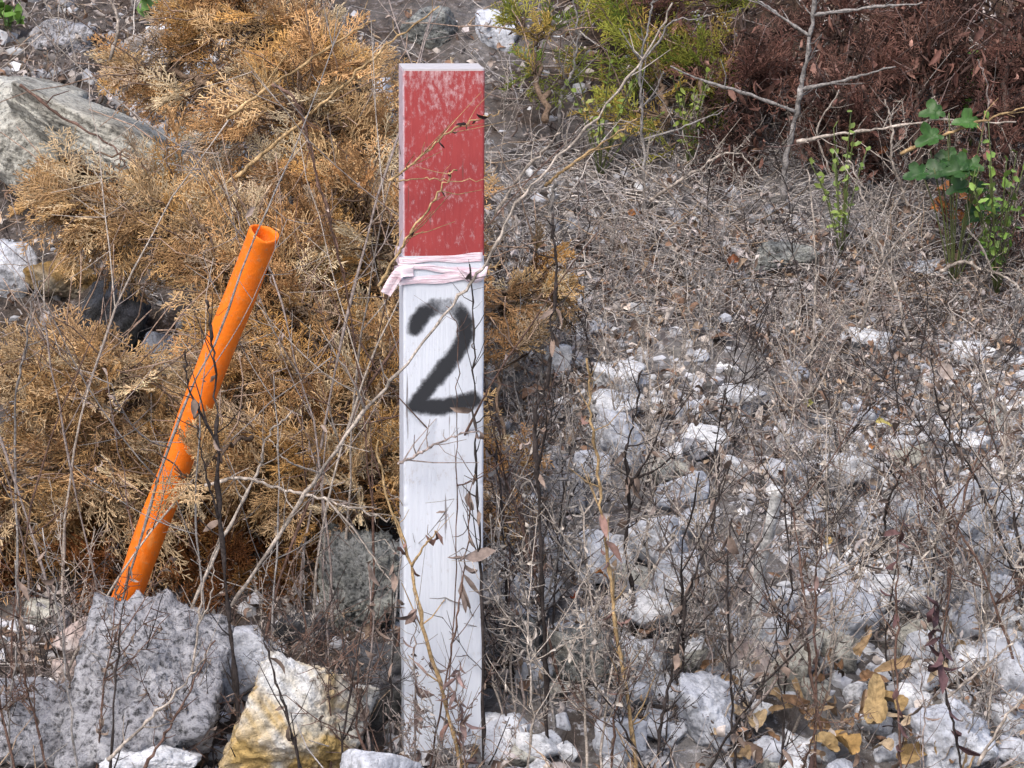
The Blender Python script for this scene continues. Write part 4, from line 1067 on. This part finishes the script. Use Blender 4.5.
KINDS = [
    ('dark', (0.18, 0.15, 0.14), 40, 6), ('brown', (0.22, 0.17, 0.14), 80, 8), ('mauve', (0.28, 0.23, 0.20), 100, 8), ('grey', (0.44, 0.40, 0.37), 90, 7), ('pale', (0.48, 0.43, 0.38), 60, 9), ('dark', (0.10, 0.08, 0.08), 24, 10)]
protos = []
for k in range(18):
    ck, lc, lv, nb = KINDS[k % 6]
    protos.append((k % 6, weed_proto(400 + k, 0.22 + 0.02 * (k % 7), ck, lc, lv, nb)))
WLAB = {
    'front': ('knee-high withered weed standing in the near rubble right of the post', 'withered weeds in the near rubble right of the post'),
    'mid': ('low withered weed growing in the litter halfway up the bank right of the post', 'withered weeds halfway up the bank right of the post'),
    'top': ('withered weed under the brush at the top of the bank', 'withered weeds at the top of the bank'),
    'left': ('withered weed among the rocks and dead boughs left of the post', 'withered weeds left of the post')}
used_p = set()
def put_weed(px, py, zone, smul=1.0, pick=None):
    k = int(r2.integers(len(protos))) if pick is None else pick
    kd, pr = protos[k]
    g = G(px, py)
    lab, grp = WLAB[zone]
    sc = r2.uniform(0.65, 1.15) * smul
    rz = r2.uniform(0, 6.28); tl = (r2.normal(0, 0.16), r2.normal(0, 0.16))
    if k not in used_p:
        used_p.add(k); pr.location = g; pr.rotation_euler = (*tl, rz); pr.scale = (sc,) * 3; pr['label'] = lab; pr['group'] = grp
    else:
        dup(pr, g, rz, sc, lab, grp, tl)
def clear(px, py):
    return (870 < px < 1000 and 545 < py < 600) or (742 < px < 800 and 545 < py < 700) or (820 < px < 885 and 620 < py < 700) or (835 < px < 950 and 720 < py)
def many(n, x0, x1, y0, y1, zone, sm, kinds):
    while n:
        px, py = r2.uniform(x0, x1), r2.uniform(y0, y1)
        if clear(px, py): continue
        kd = kinds[int(r2.integers(len(kinds)))]
        put_weed(px, py, zone, sm, kd + 6 * int(r2.integers(3))); n -= 1
many(70, 490, 1070, 600, 800, 'front', 0.88, [0, 1, 2, 3, 3, 4, 4])
many(74, 500, 1060, 330, 600, 'mid', 0.60, [0, 2, 3, 3, 4, 4, 5])
for i in range(60): put_weed(r2.uniform(500, 1040), r2.uniform(150, 330), 'top', 0.5)
for i in range(24): put_weed(r2.uniform(-20, 390), r2.uniform(640, 800), 'left', 0.6)
WLAB['foot'] = ('small withered weed standing against the foot of the white post', 'small weeds at the foot of the post')
WLAB['rock'] = ('withered weed rising in front of the big rocks in the lower left', 'withered weeds in front of the lower left rocks')
for px in (396, 418, 436, 455, 474, 488): put_weed(px, 800, 'foot', 0.55, [1, 2, 8, 3, 14, 9][int(px) % 6])
for px in (18, 60, 92, 150, 182, 222, 262, 290, 330, 352, 374): put_weed(px, 812, 'rock', 0.8, [0, 1, 6, 7, 13, 12, 4][px % 7])
for i in range(18): put_weed(r2.uniform(-10, 380), r2.uniform(20, 330), 'left', 0.5)

tall = [weed_proto(480 + k, 0.55 + 0.06 * k, ['mauve', 'pale', 'grey', 'brown', 'mauve'][k], (0.34, 0.27, 0.24), 8, 3, 'dead_stalk') for k in range(5)]
TL = ('tall hair-thin bare stalk rising in front of the dead cedar boughs left of the post', 'hair-thin stalks in front of the dead cedar boughs')
for i in range(19):
    px = [30, 62, 98, 250, 290, 330, 352, 384, 20, 80, 150, 312, 270, 368, 120, 340, 46, 200, 390][i] + r2.normal(0, 5); py = r2.uniform(600, 790); k = i % 5
    g = G(px, py); sc = r2.uniform(0.6, 1.0); tl = (r2.normal(0.05, 0.12), r2.normal(0, 0.2)); rz = 0.0
    if i < 5:
        tall[k].location = g; tall[k].scale = (sc,) * 3; tall[k].rotation_euler = (*tl, rz); tall[k]['label'] = TL[0]; tall[k]['group'] = TL[1]; tall[k]['category'] = 'stalk'
    else: dup(tall[k], g, r2.uniform(0, 6.28), sc, TL[0], TL[1], tl)

# ------------------------------------------------------------------ countable leaves
def lobed_leaf(mb, base, d, nrm, L, colr, r, lobes=5, curl=0.5, width=0.55, crum=0.1, dip=0.7):
    """broad lobed leaf as a fan grid, bent and wavy"""
    d = norm(np.asarray(d, float)); nrm = np.asarray(nrm, float); nrm = norm(nrm - (nrm @ d) * d); s = np.cross(d, nrm)
    n = 48; m = 7
    th = np.linspace(-math.pi, math.pi, n, endpoint=False)
    rr = (0.55 + 0.45 * np.cos(th * 0.5) ** 2) * (dip + (1 - dip) * np.abs(np.cos(th * lobes / 2.0)) ** 0.7) * (1 + 0.03 * np.sin(th * 17 + r.uniform(0, 6)) + 0.06 * np.sin(th * 3 + r.uniform(0, 6)))
    rr *= 0.5 * L
    k = np.linspace(0, 1, m)
    x = np.cos(th)[None] * rr[None] * k[:, None]; y = np.sin(th)[None] * rr[None] * k[:, None] * width * 2 * 0.8
    x = x + 0.45 * L
    z = crum * np.abs(y) + curl * (y ** 2) / L * 2.0 - curl * 0.8 * (x - 0.3 * L) ** 2 / L + (0.05 + 0.16 * crum) * L * fbm(np.stack([x / L * 3, y / L * 3, 0 * x + r.uniform(0, 9)], -1), 3, 3)
    v = np.asarray(base)[None, None] + x[..., None] * d + y[..., None] * s + z[..., None] * nrm
    idx = np.arange(n * m).reshape(m, n)
    q = np.stack([idx[:-1], np.roll(idx, -1, 1)[:-1], np.roll(idx, -1, 1)[1:], idx[1:]], -1).reshape(-1, 4)
    vein = 1 - 0.22 * (np.abs(np.sin(th * lobes / 2.0)) < 0.16)
    c = np.asarray(colr)[None, None] * (np.ones((m, n)) * vein[None])[..., None] * r.uniform(0.85, 1.15, (m, n, 1))
    mb.add(v, q, c)
def dead_leaf(label, px, py, Lpx, colr, group=None, up=0.015, dy=0.0, el=0.2, az=None, lobes=3, curl=1.9, width=0.30, name='dead_leaf', cat='leaf'):
    r = np.random.default_rng(int(px * 7 + py))
    g = G(px, py); g = P(px, py - 2, g[1] - 0.045 + dy); m = (g[1] + 3) / F
    az = r.uniform(0, 6.28) if az is None else az
    mb = MB()
    lobed_leaf(mb, (0, 0, 0), (math.cos(az) * math.cos(el), math.sin(az) * math.cos(el), math.sin(el)), (r.normal(0, 0.4), -0.8, 0.8), Lpx * m, colr, r, lobes, curl, width, 0.75)
    o = mb.build(name, M_PLANT); o.location = g
    return tag(o, label, cat, group)
Yl = (0.42, 0.30, 0.15); Ob = (0.42, 0.20, 0.06); Br = (0.30, 0.18, 0.09)
dead_leaf('tall folded golden dead leaf standing up in the lower right', 872, 740, 70, Yl, el=1.25, az=1.2, curl=1.2, lobes=3)
dead_leaf('golden dead leaf at the bottom, left of the tall folded one', 846, 760, 52, Yl, el=0.5, az=2.6)
dead_leaf('golden curled dead leaf at the bottom under the tall folded one', 888, 770, 60, (0.40, 0.27, 0.12), el=0.5, az=0.2)
dead_leaf('dull golden dead leaf at the bottom, right of the tall folded one', 934, 766, 52, (0.38, 0.26, 0.13), el=0.6, az=0.8)
dead_leaf('golden dead leaf half hidden behind the tall folded one', 900, 726, 54, (0.38, 0.26, 0.12), el=0.9, az=1.9, curl=1.6)
dead_leaf('brownish gold dead leaf lying between the tall folded one and the bottom edge', 862, 764, 60, (0.42, 0.27, 0.11), el=0.7, az=2.2, curl=1.8)
dead_leaf('brownish gold dead leaf at the right end of the golden leaves', 952, 745, 50, (0.44, 0.28, 0.12), el=0.8, az=1.0, curl=1.6)
for i in range(46):
    px, py = r2.uniform(690, 985), r2.uniform(640, 775)
    c = np.array([(0.40, 0.28, 0.16), (0.34, 0.24, 0.16), (0.46, 0.36, 0.25), (0.28, 0.17, 0.10)][int(r2.integers(4))])
    dead_leaf('small pale brown dead leaf among the stones at the lower right', px, py, r2.uniform(18, 36), c, 'small pale brown dead leaves at the lower right', el=r2.normal(0.4, 0.4), curl=r2.uniform(1.0, 2.4), width=r2.uniform(0.2, 0.4))
dead_leaf('cream-coloured crumpled dead leaf near the bottom under the pinkish stone', 758, 744, 62, (0.50, 0.38, 0.23), el=0.7, az=1.7)
dead_leaf('orange-tan dead leaf beside the crumpled cream one', 800, 732, 46, (0.40, 0.25, 0.13), el=0.15, az=0.3)
dead_leaf('tan dead leaf at the left of the crumpled cream one, by the bluish rock', 712, 690, 44, (0.52, 0.34, 0.18), el=0.2, az=0.4)
dead_leaf('tan dead leaf in the bottom edge below the crumpled cream one', 752, 772, 56, (0.40, 0.28, 0.16), el=0.4, az=2.0)
dead_leaf('bright orange-brown curled leaf lying below the broad green leaves', 918, 212, 60, (0.45, 0.19, 0.06), el=0.0, az=-0.5, curl=1.8, width=0.25)
dead_leaf('second orange-brown curled leaf just above the bright one', 926, 196, 54, (0.38, 0.17, 0.07), el=0.1, az=-0.4, curl=1.6, width=0.22)
dead_leaf('small orange leaf near the right edge below the bright green plant', 978, 218, 30, (0.48, 0.21, 0.06), el=0.1, az=0.1, curl=1.0, width=0.3)
dead_leaf('yellow dead leaf hanging in the brush in the upper right', 990, 70, 20, (0.62, 0.42, 0.10), el=-0.9, az=0.5, dy=-0.1, width=0.5)
dead_leaf('orange dead leaf caught near the foot of the grey sapling', 876, 156, 22, (0.40, 0.15, 0.05), el=0.2, az=0.5, dy=-0.05)
dead_leaf('small red-orange leaf between the dark stalk and the tan cane', 577, 600, 20, (0.50, 0.12, 0.05), el=0.1, az=2.0)
dead_leaf('small orange leaf above the red-orange one between stalk and cane', 590, 578, 24, (0.48, 0.20, 0.06), el=0.1, az=0.3)
dead_leaf('small orange-brown leaf left of the gravelly rock', 868, 455, 18, (0.46, 0.20, 0.06), el=0.7, az=0.9)
dead_leaf('yellow leaf scrap in the rubble below the white broken stick', 826, 552, 22, (0.60, 0.42, 0.18), el=0.9, az=1.2)
dead_leaf('yellow-green leaf scrap high in the rubble right of the middle', 802, 412, 22, (0.40, 0.38, 0.12), el=0.6, az=0.6)
dead_leaf('pale yellow leaf scrap left of the forked dark stalk', 870, 424, 26, (0.52, 0.46, 0.18), el=0.1, az=-0.5, width=0.2)
dead_leaf('brown dead leaf lying at the litter edge right of the pink tape', 622, 216, 28, (0.36, 0.17, 0.07), el=0.0, az=0.2, width=0.25)
dead_leaf('reddish patch of leaf in the litter under the crossing twigs', 722, 268, 30, (0.30, 0.12, 0.06), el=0.3, az=0.4)

def leafy(label, px, py, dy, n, spread, Lpx, pal, seed, cat='plant', name='green_plant', broad=False, hgt=60):
    r = np.random.default_rng(seed)
    g = G(px, py); Yp = g[1] + dy; m = (Yp + 3) / F
    base = P(px, py, Yp); base[2] = height(base[0], base[1])
    root = empty(name, base, label, cat)
    sm = MB(); lm = MB()
    for k in range(n):
        a = r.uniform(0, 6.28)
        tip = P(px + r.normal(0, spread[0]), py - hgt * 0.5 + r.normal(0, spread[1]), Yp + r.normal(0, 0.03))
        tip[2] = max(tip[2], height(tip[0], tip[1]) + 0.015)
        mid = (base + tip) / 2 + np.array([0, 0, 0.02])
        tubes(sm, spline([base, mid, tip], 8)[None], np.full((1, 8), 0.0009), (0.10, 0.12, 0.04), 4)
        c = np.array(pal[r.integers(len(pal))]) * r.uniform(0.8, 1.2)
        if broad:
            lm2 = MB()
            lobed_leaf(lm2, tip, (math.cos(a), -0.3, r.uniform(-0.4, 0.3)), (r.normal(0, 0.25), -0.8, 0.8), Lpx * m * r.uniform(0.8, 1.15), c, r, 5, 0.5, 0.55, 0.2, 0.48)
            lm2.build('leaf', M_GREEN, root, base)
        else:
            kk = 7
            t_ = np.linspace(0.3, 1, kk)
            pp_ = spline([base, mid, tip], 20)[(t_ * 19).astype(int)]
            dd = norm(r.normal(0, 1, (kk, 3)) + np.array([0, -0.3, 0.4]))
            leaves(lm, pp_, dd, norm(np.array([0, -0.7, 0.8]) + r.normal(0, 0.4, (kk, 3))), Lpx * m * r.uniform(0.6, 1.1, kk), Lpx * m * 0.26, r.normal(0.3, 0.5, kk), 0.2, c, 6)
    sm.build('stem', M_GREEN, root, base)
    if not broad: lm.build('foliage', M_GREEN, root, base)
    return root
leafy('dark green plant with broad lobed leaves in the upper right', 955, 205, -0.20, 17, (30, 20), 34, [(0.030, 0.085, 0.016), (0.042, 0.11, 0.020), (0.024, 0.07, 0.015)], 1, broad=True, hgt=90)
leafy('bright green small-leaved plant at the right edge below the broad leaves', 1000, 205, -0.24, 16, (20, 22), 12, [(0.16, 0.28, 0.05), (0.21, 0.33, 0.07), (0.12, 0.24, 0.04)], 2, hgt=70)
leafy('small yellow-green plant growing right beside the grey sapling', 842, 195, -0.16, 10, (12, 22), 10, [(0.20, 0.27, 0.06), (0.15, 0.23, 0.05), (0.28, 0.31, 0.08)], 3, hgt=80)
leafy('little green sprig in the brush near the top right corner', 972, 80, -0.24, 4, (7, 12), 13, [(0.14, 0.26, 0.05)], 4, hgt=60)
leafy('sparse olive sprig left of the pale forked sapling', 600, 130, -0.12, 12, (26, 24), 9, [(0.24, 0.26, 0.05), (0.34, 0.30, 0.08), (0.16, 0.22, 0.04)], 5, hgt=90)
leafy('yellow-green sprig at the lower right of the juniper', 690, 125, -0.12, 12, (14, 14), 9, [(0.22, 0.30, 0.05), (0.28, 0.34, 0.07)], 6, hgt=60)
leafy('small green plant in the upper left corner', 8, 30, -0.03, 4, (10, 12), 16, [(0.12, 0.24, 0.04), (0.2, 0.3, 0.06)], 7, hgt=30)
leafy('single broad green leaf plant at the top left edge', 148, 20, -0.03, 2, (5, 5), 24, [(0.12, 0.22, 0.05)], 8, hgt=30)
